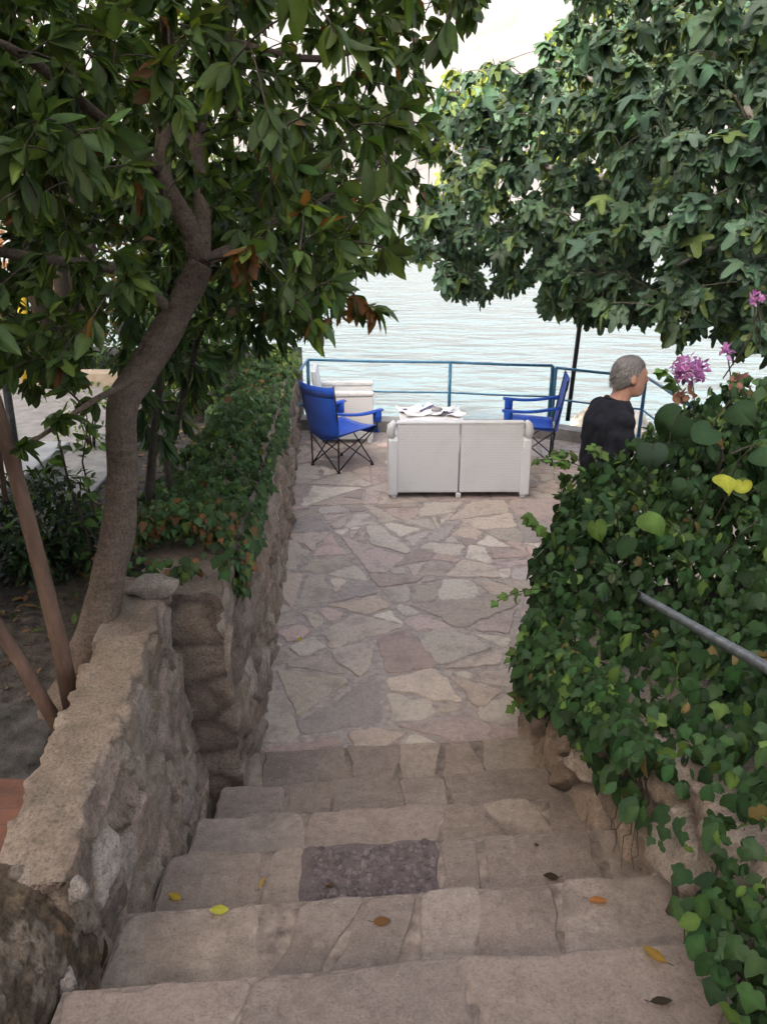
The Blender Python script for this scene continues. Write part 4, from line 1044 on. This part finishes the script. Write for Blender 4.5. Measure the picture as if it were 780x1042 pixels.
# ---- fig tree
def fig_tree():
    base = Vector((3.75, 6.1, .1)); root = empty('fig_tree', base); tag(root, 'large fig tree with lobed grey green leaves overhanging the right of the terrace', 'tree')
    tr = [base, base+Vector((-.05, .1, .9)), base+Vector((-.25, .15, 1.6)), base+Vector((-.5, .2, 2.2))]
    limbs = [(tr, [.15, .125, .11, .09])]
    e = tr[-1]
    for tg, r0 in ((pd(640, 130, 6.3), .06), (pd(480, 160, 7.6), .055), (pd(560, 60, 7.2), .05), (pd(700, 20, 6.0), .05), (pd(690, 270, 4.9), .04), (pd(470, 235, 7.4), .035), (e+Vector((1.2, .6, .8)), .05), (e+Vector((.9, -1.2, .7)), .045), (pd(760, 120, 5.0), .04)):
        m_ = e.lerp(tg, .5)+Vector((0, 0, .22)); q = [e*(1-t)**2+m_*2*t*(1-t)+tg*t*t for t in np.linspace(0, 1, 7)]; limbs.append((q, [r0*(1-.75*t) for t in np.linspace(0, 1, 7)]))
    mb = MB()
    for p, r in limbs: mb.tube([x-base for x in p], r, 12, True, .15)
    mb.build('trunk', plain_mat('fig_bark', (.17, .16, .145), .8, .3, 14, .5, .01), root, True)
    poly = [(402, 242), (418, 215), (440, 175), (432, 110), (455, 70), (500, 58), (535, 68), (548, 35), (575, 20), (590, -60), (1800, -900), (1800, 420), (1100, 380), (792, 352), (720, 346), (690, 338), (655, 318), (625, 322), (590, 322), (560, 306), (545, 280), (520, 292), (480, 300), (445, 282), (425, 262)]
    pts = sample_box(80000, (.1, 3.6, 1.6), (6.2, 9.4, 5.2)); pr = proj(pts); keep = inpoly(pr[:, 0], pr[:, 1], poly)
    ddl = np.interp(pr[:, 0], [400, 480, 560, 640, 780], [6.2, 5.9, 5.5, 4.8, 4.0]); ddh = np.interp(pr[:, 0], [400, 480, 560, 640, 780], [8.3, 8.7, 8.9, 9, 9])
    keep &= (pts[:, 1] > ddl) & (pts[:, 1] < ddh); keep &= ((pts-np.array([3.0, 6.6, 3.1]))/np.array([3.2, 2.9, 2.2])**1.0 != 0).all(1)
    keep &= ((((pts-np.array([3.0, 6.6, 3.0]))/np.array([3.5, 3.2, 2.4]))**2).sum(1) < 1)
    keep &= (np.array([noise.noise(Vector(p)*1.35+Vector((5, 1, 2))) for p in pts]) > -.38)
    print('fig tips', keep.sum()); pts = pts[keep][:4300]
    tw, info = grow(limbs, pts, .12, .004, .03); tw.v = [tuple(Vector(v)-base) for v in tw.v]; tw.build('twigs', plain_mat('fig_twig', (.13, .12, .09), .8, .3, 20, .3, .005), root)
    P, T = spray(info, (7, 11), .24, .75, .9); n = len(P)
    T = T*.55+np.array([-.22, -.30, -.55])[None]; N = up_normals(T, .40); S = .10+.10*rng.random(n)
    Col = palette(n, (.085, .150, .095), .38, (.15, .22, .07), .12)
    sunlit_tint = (P[:, 1] > 7.4) & (P[:, 2] > 2.9+.12*rng.normal(size=n)) & (rng.random(n) < .45); Col[sunlit_tint] = np.array((.24, .30, .06))*(.7+.5*rng.random((sunlit_tint.sum(), 1)))  # sunlight on the far upper leaves painted in as yellow green
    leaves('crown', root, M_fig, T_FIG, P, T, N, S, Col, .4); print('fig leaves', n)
fig_tree()

# ---- ivy on the terrace wall
def ivy_wall():
    root = empty('wall_ivy', (-.9, 3.2, 1.15)); tag(root, 'dense ivy creeping over the top of the left stone wall', 'ivy')
    n = 5200; y = 2.95+6.0*rng.random(n)**1.35; u = rng.random(n)
    xin = lwx(y); w = .50-.03*(y-2.7)+.35*(fbm(y*2.3, y*0, 91)-.4); bul = .5+.5*np.sin(y*2.6+1)+.4*(fbm(y*3, y*0, 6)-.5)
    x = xin-.02-w*u*1.05
    top = np.array([wall_top(v) for v in y]); h = (.04+.22*np.clip(bul, 0, 1)+.10*(fbm(y*6, u*4, 61)-.3))*np.sin(np.pi*np.clip(u*.85+.12, 0, 1))
    z = top+h*(.35+.65*rng.random(n))+.01
    P = np.stack([x, y, z], -1); N = np.stack([.9*(.4-u), -.45+0*u, np.ones(n)*.8], -1)+.6*rng.normal(size=(n, 3))
    # drape on the inner face
    m = 1700; y2 = 2.9+6.1*rng.random(m)**1.2; dr = (.05+.36*np.clip(fbm(y2*1.7, y2*0+2, 31)-.36, 0, 1)*2.2)*rng.random(m)**1.2
    x2 = lwx(y2)+.015+.035*rng.random(m); z2 = np.array([wall_top(v) for v in y2])+.04-dr
    P2 = np.stack([x2, y2, z2], -1); N2 = np.stack([np.ones(m), -.4*np.ones(m), .45*np.ones(m)], -1)+.3*rng.normal(size=(m, 3))
    # the end facing the steps
    m3 = 60; x3 = -.62-.5*rng.random(m3); P3 = np.stack([x3, 2.66+.1*rng.random(m3), 1.22+.08*rng.random(m3)], -1); N3 = np.stack([0*x3, -.7+0*x3, .8+0*x3], -1)+.3*rng.normal(size=(m3, 3))
    P = np.vstack([P, P2, P3]); N = np.vstack([N, N2, N3]); k = len(P)
    T = np.stack([.35*rng.normal(size=k)+.25, -.35+.5*rng.normal(size=k), -.75-.3*rng.random(k)], -1)
    Col = palette(k, (.060, .110, .042), .40, (.12, .18, .045), .08, (.22, .105, .045), .012)
    ll = (P[:, 1] < 3.4) & (rng.random(k) < .14); Col[ll] = np.array((.22, .11, .05))*(.6+.6*rng.random((ll.sum(), 1)))
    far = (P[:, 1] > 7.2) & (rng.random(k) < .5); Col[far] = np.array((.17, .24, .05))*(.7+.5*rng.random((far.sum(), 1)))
    S = .026+.036*rng.random(k); S[P[:, 1] > 7] *= 1.4
    leaves('leaves', root, M_ivy, T_IVY, P, T, N, S, Col)
    for i in range(20):
        mb = MB(); yy = 3+5.5*rng.random(); xx = float(lwx(yy)); pts = [Vector((xx-.3*rng.random(), yy, wall_top(yy)+.02))]
        for s in range(7): q_ = pts[-1]+Vector((.05*rng.normal(), .16*(rng.random()-.3), .015*rng.normal())); q_.x = min(q_.x, float(lwx(q_.y))-.06); pts.append(q_)
        mb.tube([p-root.location for p in pts], .004, 5); mb.build('stem', M_twig, root, True)
ivy_wall()

# ---- plants on the right bank
def hedge_top(x, y):
    """upper surface of the planting on the right bank"""
    e = RW_E(y)
    near = e-.02+.42*np.clip(x-.72, 0, 2)
    far = np.interp(x, [.55, .64, .76, .95, 1.15, 1.32, 1.5, 1.95, 2.6], [.62, .88, 1.14, 1.32, 1.47, 1.64, 1.74, 1.84, 1.88])
    b = sstep(2.35, 3.15, y); end = sstep(3.85, 3.55, y)
    return (near*(1-b)+np.maximum(far, near)*b)*end+(1-end)*.6
def bank_plants():
    root = empty('bank_ivy', (.95, 2.2, 1.1)); tag(root, 'dark ivy mass draped over the stone wall on the right of the steps', 'ivy')
    n = 15000; y = .35+3.4*rng.random(n); x = .66+2.0*rng.random(n)**1.25
    z = hedge_top(x, y); dep = .26*rng.random(n)**1.6
    P = np.stack([x, y, z-dep+.03*rng.normal(size=n)], -1)
    N = np.stack([-.4+.6*rng.normal(size=n), -.45+.6*rng.normal(size=n), .75+.3*rng.normal(size=n)], -1)
    # front drape over the wall
    m = 9500; y2 = .35+3.1*rng.random(m); full = np.interp(y2, [.3, 1.0, 1.6, 2.3, 2.8, 3.2, 3.45], [.30, .22, .22, .34, .60, .80, .72]); full = full*(.55+.9*fbm(y2*3.2, y2*0, 44))
    t = rng.random(m); top2 = np.minimum(hedge_top(.74+0*y2, y2)+.05, 1.55)
    z2 = top2-full*t**1.15; bulge = .02+.13*np.sin(np.pi*np.clip(1-t, 0, 1)*.9)*rng.random(m)+.10*sstep(2.3, 3.0, y2)*(1-t)
    x2 = .745-.05*sstep(1.5, 3, y2)-bulge
    P2 = np.stack([x2, y2, z2], -1); N2 = np.stack([-1+.35*rng.normal(size=m), -.5+.35*rng.normal(size=m), .4+.3*rng.normal(size=m)], -1)
    # the near end and the end facing the terrace
    m3 = 4200; x3 = .62+2.3*rng.random(m3); t3 = rng.random(m3); z3 = hedge_top(x3, 3.35+0*x3)*(1-t3*.75); y3 = 3.55+.15*rng.random(m3)
    P3 = np.stack([x3, y3, z3], -1); N3 = np.stack([-.4+.4*rng.normal(size=m3), .6+.4*rng.normal(size=m3), .5+0*x3], -1)
    P = np.vstack([P, P2, P3]); N = np.vstack([N, N2, N3]); k = len(P)
    pr = proj(P); lim = np.interp(pr[:, 1], [400, 430, 470, 500, 545, 600, 640, 700, 750, 800, 850, 900, 960, 1042], [655, 640, 596, 575, 552, 545, 533, 530, 535, 575, 625, 668, 700, 725])+14*(fbm(pr[:, 1]/23, pr[:, 1]*0, 77)-.5)*2
    bare = inpoly(pr[:, 0], pr[:, 1], [(528, 712), (565, 716), (610, 735), (650, 768), (695, 786), (722, 815), (730, 862), (712, 905), (692, 935), (684, 965), (660, 890), (620, 860), (530, 775)]) & (rng.random(k) < .93) & (P[:, 0] < .84)
    thin = ((pr[:, 1] > 850) & (pr[:, 0] < 790) & (rng.random(k) < .5)) | ((pr[:, 1] > 765) & (P[:, 0] < .80) & (rng.random(k) < .62)); ok = ~bare & ~thin & (pr[:, 0] > lim); hr = (np.abs(pr[:, 1]-(600+(pr[:, 0]-640)*.571)) < 13) & (pr[:, 0] > 655) & (P[:, 2] > 1.06) & (P[:, 0] < 1.03); ok &= ~(hr & (rng.random(k) < .93))
    P, N = P[ok], N[ok]; k = len(P)
    T = np.stack([-.25+.45*rng.normal(size=k), -.25+.4*rng.normal(size=k), -.75-.4*rng.random(k)], -1)
    Col = palette(k, (.031, .066, .025), .50, (.095, .16, .04), .07, (.16, .12, .05), .012)
    S_ = (.026+.050*rng.random(k)**1.3)*np.interp(P[:, 1], [.8, 1.6], [.72, 1.0]); o_ = rng.random(k) < .5
    leaves('leaves', root, M_ivy, T_IVY, P[~o_], T[~o_], N[~o_], S_[~o_], Col[~o_]); leaves('small_leaves', root, M_ivy, T_BROAD, P[o_], T[o_], N[o_], S_[o_]*1.15, Col[o_])
    for i in range(22):
        mb = MB()
        yy = .5+2.9*rng.random(); p = Vector((.72, yy, float(RW_E(yy))-.05)); pts = [p]
        for s in range(9): pts.append(pts[-1]+Vector((-.002+.006*rng.normal(), .018*rng.normal(), -.035-.02*rng.random())))
        pts = [q for q in pts if q.z > .02]; 
        if len(pts) > 2: mb.tube([q-root.location for q in pts], [.0036-.0003*j for j in range(len(pts))], 5); mb.build('stem', M_twig, root, True)
    # a thick dead stem hanging to the step
    mb = MB(); q = [pd(694, 850, 1.55), pd(699, 872, 1.52), pd(684, 893, 1.5), pd(687, 912, 1.46), pd(679, 928, 1.45), pd(691, 950, 1.43)]; mb.tube([v-root.location for v in q], [.004, .006, .005, .008, .007, .004], 7, True, .5)
    mb.build('dead_stem', M_twig, root)
    # long trailing shoots
    SP = []; ST = []
    for (a, b_, d) in [((560, 600), (505, 612), 3.1), ((545, 650), (520, 670), 3.05), ((540, 700), (522, 720), 2.95), ((600, 480), (548, 468), 3.5), ((590, 470), (562, 462), 3.5), ((700, 410), (672, 376), 3.55), ((612, 465), (603, 455), 3.5), ((550, 545), (540, 525), 3.3)]:
        A, B = pd(*a, d), pd(*b_, d-.05); m_ = A.lerp(B, .5)+Vector((0, 0, .05)); q = [A*(1-t)**2+m_*2*t*(1-t)+B*t*t for t in np.linspace(0, 1, 6)]
        MB().tube([v-root.location for v in q], .0025, 5).build('shoot', M_twig, root, True)
        for v in q[1:]:
            for _ in range(2): SP.append(tuple(v)); ST.append((rng.normal()*.5-.3, rng.normal()*.4-.3, -.5*rng.random()))
    SP, ST = np.array(SP), np.array(ST)
    leaves('shoot_leaves', root, M_ivy, T_IVY, SP, ST, up_normals(ST)+np.array([0, -.8, 0]), .04+.03*rng.random(len(SP)), palette(len(SP), (.09, .16, .04), .3))
    q = np.array([tuple(pd(607, 706, 2.3)), tuple(pd(648, 712, 2.2))]); leaves('pale_leaf', root, M_ivy, T_ROUND, q, np.array([[0, -.1, -1.], [.15, 0, -1]]), np.array([[-.5, -1, .2], [-.6, -1, 0]]), np.array([.055, .04]), np.array([(.55, .50, .30), (.45, .42, .25)]))

    # bougainvillea
    base = Vector((1.45, 3.3, 1.05)); rb = empty('bougainvillea', base); tag(rb, 'bougainvillea bush with pink purple flowers at the top of the right bank', 'shrub')
    lo, hi = (.85, 2.7, 1.1), (2.7, 3.75, 2.05); pts = sample_box(6000, lo, hi); hz = hedge_top(pts[:, 0], np.minimum(pts[:, 1], 3.4))
    hz = hz+.07*(np.array([noise.noise(Vector(p)*4) for p in pts])); keep = (pts[:, 2] < hz+.0) & (pts[:, 2] > hz-.70); pts = pts[keep][:620]
    limbs = [([base, base+Vector((dx, dy, .35)), base+Vector((dx*2.2, dy*1.5, .62))], [.014, .010, .006]) for dx, dy in ((.2, .1), (.1, .05), (.3, -.1), (-.05, -.25), (.45, .1))]
    tw, info = grow(limbs, pts, .15); 
    for p, r in limbs: tw.tube(p, r, 7)
    tw.v = [tuple(Vector(v)-base) for v in tw.v]; tw.build('stems', M_twig, rb)
    P, T = spray(info, (8, 12), .2, .25, .9); k = len(P)
    leaves('leaves', rb, M_leaf, T_BROAD, P, T, up_normals(T, .5)+np.array([-.2, -.4, 0]), .035+.03*rng.random(k), palette(k, (.060, .115, .036), .35, (.14, .22, .05), .18))
    # flower heads
    for (px, py, d, rad, cnt, nm) in [(702, 376, 3.35, .070, 230, 'flower_cluster'), (739, 357, 3.3, .02, 22, 'flower_cluster'), (769, 304, 3.2, .024, 26, 'flower_cluster')]:
        c = pd(px, py, d); v = nrmz(rng.normal(size=(cnt, 3))); Pf = np.array(tuple(c))+v*rad*rng.random((cnt, 1))**.5*np.array([1.1, 1, .85]); 
        leaves(nm, rb, M_bract, T_BROAD, Pf, v*.5+.8*rng.normal(size=(cnt, 3)), rng.normal(size=(cnt, 3)), .020+.016*rng.random(cnt), palette(cnt, (.52, .25, .47), .35))
        st = pd(px+3, py+52, d+.05); MB().tube([st-base, (st.lerp(c, .5)+Vector((.01, 0, 0)))-base, c-base], .0028, 6).build('flower_stem', M_twig, rb)
    # dry bracts below the flowers
    c = np.array([tuple(pd(696+5*rng.normal(), 402+4*rng.normal(), 3.33)) for _ in range(16)]); leaves('dry_bracts', rb, M_bract, T_BROAD, c, rng.normal(size=(16, 3)), rng.normal(size=(16, 3)), .04+.02*rng.random(16), palette(16, (.30, .17, .10), .3))
    c = np.array([tuple(pd(748+4*rng.normal(), 388+3*rng.normal(), 3.3)) for _ in range(9)]); leaves('dry_bracts', rb, M_bract, T_BROAD, c, rng.normal(size=(9, 3)), rng.normal(size=(9, 3)), .03+.02*rng.random(9), palette(9, (.32, .17, .13), .3))
    q = [pd(735, 385, 3.3), pd(752, 360, 3.25), pd(765, 340, 3.22), pd(769, 304, 3.2)]; MB().tube([v-base for v in q], .003, 6).build('flower_stem', M_twig, rb)

    # broad round leaves
    base = Vector((1.15, 2.85, 1.05)); rr = empty('round_leaved_plant', base); tag(rr, 'plant with large rounded leaves, one pair turning yellow, in the right hedge', 'plant')
    spec = [(628, 522, 2.75, .12, 0), (604, 528, 2.75, .09, 1), (658, 515, 2.72, .12, 1), (640, 545, 2.72, .10, 0), (690, 420, 3.1, .16, 0), (725, 436, 3.0, .14, 0), (665, 452, 3.0, .12, 2), (768, 452, 2.85, .13, 0), (735, 478, 2.75, .09, 3), (755, 490, 2.74, .075, 3), (742, 408, 3.1, .13, 0), (700, 486, 2.9, .09, 0), (770, 530, 2.5, .10, 0)]
    cols = [(.032, .068, .028), (.085, .15, .035), (.05, .085, .06), (.30, .32, .04)]
    P = np.array([tuple(pd(a, b_, d)) for a, b_, d, s, c_ in spec]); k = len(P); T = np.stack([.5*rng.normal(size=k), -.5+.3*rng.normal(size=k), -.45+.3*rng.normal(size=k)], -1)
    leaves('leaves', rr, M_soft, T_HEART, P, T, np.array([-.1, -.45, 1])[None]+.25*rng.normal(size=(k, 3)), np.array([s for *_, s, c_ in spec]), np.array([cols[c_] for *_, c_ in spec])*(.85+.3*rng.random((k, 1))))
    mb = MB()
    for p in P:
        v = Vector(p)-base; mb.tube([Vector((v.x*.55, v.y*.6+.1, min(v.z-.25, .1))), Vector((v.x*.9, v.y*.95+.05, v.z-.08)), v], .0035, 6)
    mb.build('stalks', M_twig, rr, True)
bank_plants()

# ------------------------------------------------------------------ left garden
def bush(name, c, rad, n, tm, base_col, alt, palt, label, cat, size, group=None, stem=.02, alt2=None, p2=0, hollow=.45, mat_=None):
    root = empty(name, (c[0], c[1], GZ)); tag(root, label, cat, group)
    v = nrmz(rng.normal(size=(n, 3))); r = (hollow+(1-hollow)*rng.random((n, 1))**.6)
    bump_ = 1+.30*np.array([noise.noise(Vector(q)*2.1+Vector(c)) for q in v])[:, None]
    P = np.array(c)+v*r*np.array(rad)*bump_; P = P[P[:, 2] > GZ+.01]; k = len(P); vv = nrmz((P-np.array(c))/np.array(rad))
    T = vv*.6+.6*rng.normal(size=(k, 3))+np.array([0, 0, -.35])
    leaves('crown', root, mat_ or M_leaf, tm, P, T, up_normals(T, .5)+vv*.5, size*(.7+.6*rng.random(k)), palette(k, base_col, .35, alt, palt, alt2, p2))
    mb = MB()
    for i in range(5):
        a = i*1.256; e = Vector((math.cos(a)*rad[0]*.5, math.sin(a)*rad[1]*.5, c[2]-GZ+rad[2]*.4)); mb.tube([(e.x*.12, e.y*.12, -.03), (e.x*.5, e.y*.5, e.z*.5), e], [stem, stem*.7, stem*.3], 7)
    mb.build('trunk', M_twig, root, True)
bush('round_bush', (-1.60, 3.35, 1.16), (.27, .36, .27), 1700, T_OVAL, (.028, .052, .02), (.06, .12, .03), .15, 'dark clipped bush beside the low white wall in the garden', 'bush', .045)
bush('garden_hedge', (-3.6, 8.0, 1.2), (1.5, .5, .45), 2200, T_OVAL, (.045, .09, .03), (.09, .15, .04), .2, 'low green hedge beyond the grey garden path', 'hedge', .075)
bush('garden_tree', (-3.9, 8.6, 2.3), (1.3, .9, 1.3), 3000, T_BROAD, (.07, .11, .035), (.24, .13, .06), .30, 'rusty orange and green tree near the yellow post', 'tree', .09, stem=.06, alt2=(.36, .19, .10), p2=.25)
bush('garden_tree', (-2.2, 8.9, 2.3), (1.0, .8, 1.25), 2600, T_BROAD, (.075, .13, .04), (.16, .22, .05), .3, 'leafy green tree behind the bent trunk at the garden end', 'tree', .085, stem=.05)
bush('garden_tree', (-3.2, 7.9, 3.9), (1.7, 1.0, 1.2), 2800, T_BROAD, (.05, .09, .03), (.16, .2, .05), .2, 'tall yellow green tree showing through the leaves above the garden', 'tree', .10, stem=.09)
bush('garden_shrub', (-1.62, 6.4, 1.55), (.40, .5, .62), 1300, T_BROAD, (.065, .12, .035), (.15, .22, .05), .25, 'light green shrub against the ivy wall past the path', 'shrub', .07)
bush('garden_shrub', (-2.05, 5.2, 1.20), (.16, .16, .30), 120, T_OVAL, (.07, .13, .04), (.15, .22, .05), .3, 'small sparse seedling shrub standing by the concrete path', 'shrub', .06, stem=.008)
bush('garden_shrub', (-1.75, 7.7, 1.65), (.5, .6, .75), 1500, T_BROAD, (.07, .13, .04), (.18, .24, .06), .3, 'bright green shrub at the sea end of the garden behind the wall', 'shrub', .075)
def litter():
    n = 2600; x = -.92-3.2*rng.random(n)**1.3; y = 1.4+5.5*rng.random(n); z = GZ+.06*(fbm(x*2, y*2, 9)-.5)+.012
    T = rng.normal(size=(n, 3))*np.array([1, 1, .15]); o = leaves('leaf_litter', None, M_soft, T_OVAL, np.stack([x, y, z], -1), T, up_normals(T, .25), .025+.04*rng.random(n), palette(n, (.14, .085, .045), .5, (.28, .20, .09), .2, (.06, .085, .03), .2)); tag(o, 'dry leaf litter on the garden soil', 'leaf litter', kind='stuff')
litter()
# thin sapling with sparse leaves left of the trunk
def sapling():
    base = pz(98, 590, GZ); root = empty('sapling', base); tag(root, 'thin leggy sapling with a few light leaves left of the bent trunk', 'sapling')
    P = [base, pd(88, 540, base.y), pd(70, 490, base.y), pd(58, 440, base.y), pd(55, 420, base.y)]; mb = MB().tube([p-base for p in P], [.008, .007, .006, .004, .002], 7)
    Q = [base+Vector((.03, .02, 0)), pd(96, 520, base.y), pd(84, 470, base.y), pd(90, 430, base.y)]; mb.tube([p-base for p in Q], [.006, .005, .004, .002], 7); mb.build('stem', M_twig, root, True)
    pts = []; 
    for L in (P, Q):
        for a, b in zip(L[:-1], L[1:]):
            for _ in range(9): pts.append(tuple(a.lerp(b, rng.random())))
    pts = np.array(pts); T = rng.normal(size=pts.shape)*np.array([1, 1, .4]); leaves('leaves', root, M_leaf, T_BROAD, pts, T, up_normals(T, .4), .05+.03*rng.random(len(pts)), palette(len(pts), (.09, .16, .045), .3))
sapling()
# low white wall, posts
wr = empty('low_white_wall', (-1.98, 3.5, GZ)); tag(wr, 'low whitewashed garden wall beside the dark clipped bush', 'wall')
MB().box((0, -.15, .16), (.42, 1.5, .40)).build('wall_body', M_white_wall, wr, bevel=.015); MB().box((0, -.15, .375), (.48, 1.56, .05)).build('coping', M_white_wall, wr, bevel=.012)
for (a, b_, d, r, lab) in [((22, 497), (-2, 335), 3.9, .018, 'grey metal post standing on the low white garden wall'), ((6, 510), (-16, 350), 3.7, .012, 'thin rusty rod standing on the low white garden wall')]:
    p = pz(*a, GZ+.40); q = pd(*b_, p.y+.05); q2 = q+(q-p)*.6; o = MB().tube([(0, 0, 0), q-p, q2-p], r, 10).build('metal_post', M_grey_pipe if r > .015 else M_bark_pale, None, True); o.location = p; tag(o, lab, 'post', 'posts on the low wall')
p = pz(28, 402, GZ); q = pd(20, 285, p.y); o = MB().tube([(0, 0, 0), (q-p)*.5+Vector((.01, 0, 0)), (q-p)*1.25], .04, 12).build('yellow_post', M_yellow, None, True); o.location = p; tag(o, 'bright yellow post among the garden shrubs', 'post')
k_ = MB().box((0, 0, .06), (2.4, .18, .2)).build('garden_kerb', plain_mat('beige_stone', (.42, .35, .27), .85), None, bevel=.015); k_.location = (-3.2, 7.35, GZ); tag(k_, 'beige stone edging at the far end of the garden path', 'kerb')

# pale rocks in the sun beyond the railing
def rocks():
    for i, (x, y, z, r, lab) in enumerate([(4.0, 13.4, -1.32, (.75, .5, .72), 'pale sunlit shore rock in the water just past the man and the pole')]):
        mb = MB(); lump(mb, (0, 0, 0), r, i*5+1); o = mb.build('shore_rock', M_rock, None, True); o.location = (x, y, z); tag(o, lab, 'rock')
        md = o.modifiers.new('sub', 'SUBSURF'); md.levels = 1; md.render_levels = 2
rocks()

# ------------------------------------------------------------------ fallen leaves
def fallen():
    def tread_z(p):
        for d, h in zip(NOSE_D, NOSE_H):
            if p.y <= d+SKEW*(p.x+.62): return CAM_H-h
        return 0.0
    spec = [(178, 912, 2, 'yellow', .045, (.42, .30, .04), 'on the step near the low wall'), (223, 927, 1, 'yellow green', .05, (.36, .36, .05), 'on the step, nearer of the yellow ones'), (267, 901, 2, 'small dull yellow', .03, (.30, .22, .06), 'left of the purple pebble slab'), (388, 938, 1, 'curled brown', .045, (.14, .07, .025), 'in the middle of the step'), (560, 893, 2, 'dark brown', .05, (.05, .035, .02), 'on the nosing right of the pebble slab'), (608, 917, 1, 'orange', .05, (.36, .15, .04), 'by the right wall'), (665, 972, 0, 'yellow brown', .055, (.30, .19, .04), 'at the front right of the steps'), (672, 1020, 0, 'dark curled', .045, (.04, .03, .02), 'closest to the lower right corner'), (105, 978, 0, 'dark brown', .06, (.07, .045, .025), 'at the foot of the broken wall end'), (305, 651, 9, 'yellow', .05, (.45, .34, .05), 'on the terrace paving by the left wall'), (545, 862, 3, 'tiny dark', .03, (.05, .035, .02), 'two steps above the terrace on the right'), (335, 905, 2, 'thin brown', .035, (.12, .07, .03), 'at the lower edge of the pebble slab')]
    for px, py, k, adj, s, col, where in spec:
        z = 0
        for d, h in list(zip(NOSE_D, NOSE_H))[1:]+[(99, CAM_H)]:
            p = pz(px, py, CAM_H-h)
            if p.y <= d+SKEW*(p.x+.62): z = CAM_H-h; break
        p = pz(px, py, z+.008); a = rng.random()*6.28
        rt = empty('fallen_leaf', p); T = np.array([[math.cos(a), math.sin(a), .12]]); N = np.array([[.2*rng.normal(), .2*rng.normal(), 1.]])
        o = leaves('leaf_blade', rt, M_leaf, tmpl_oval(.55, -.25, .28), np.array([tuple(p-Vector((math.cos(a), math.sin(a), 0))*s/2)]), T, N, np.array([s]), np.array([col]))
        tag(rt, f'{adj} fallen leaf {where}', 'leaf', 'fallen leaves on the steps')
        MB().tube([(-math.cos(a)*s*.5, -math.sin(a)*s*.5, 0), (-math.cos(a)*s*.75, -math.sin(a)*s*.8, .004)], .001, 5).build('leaf_stalk', M_twig, rt)
fallen()
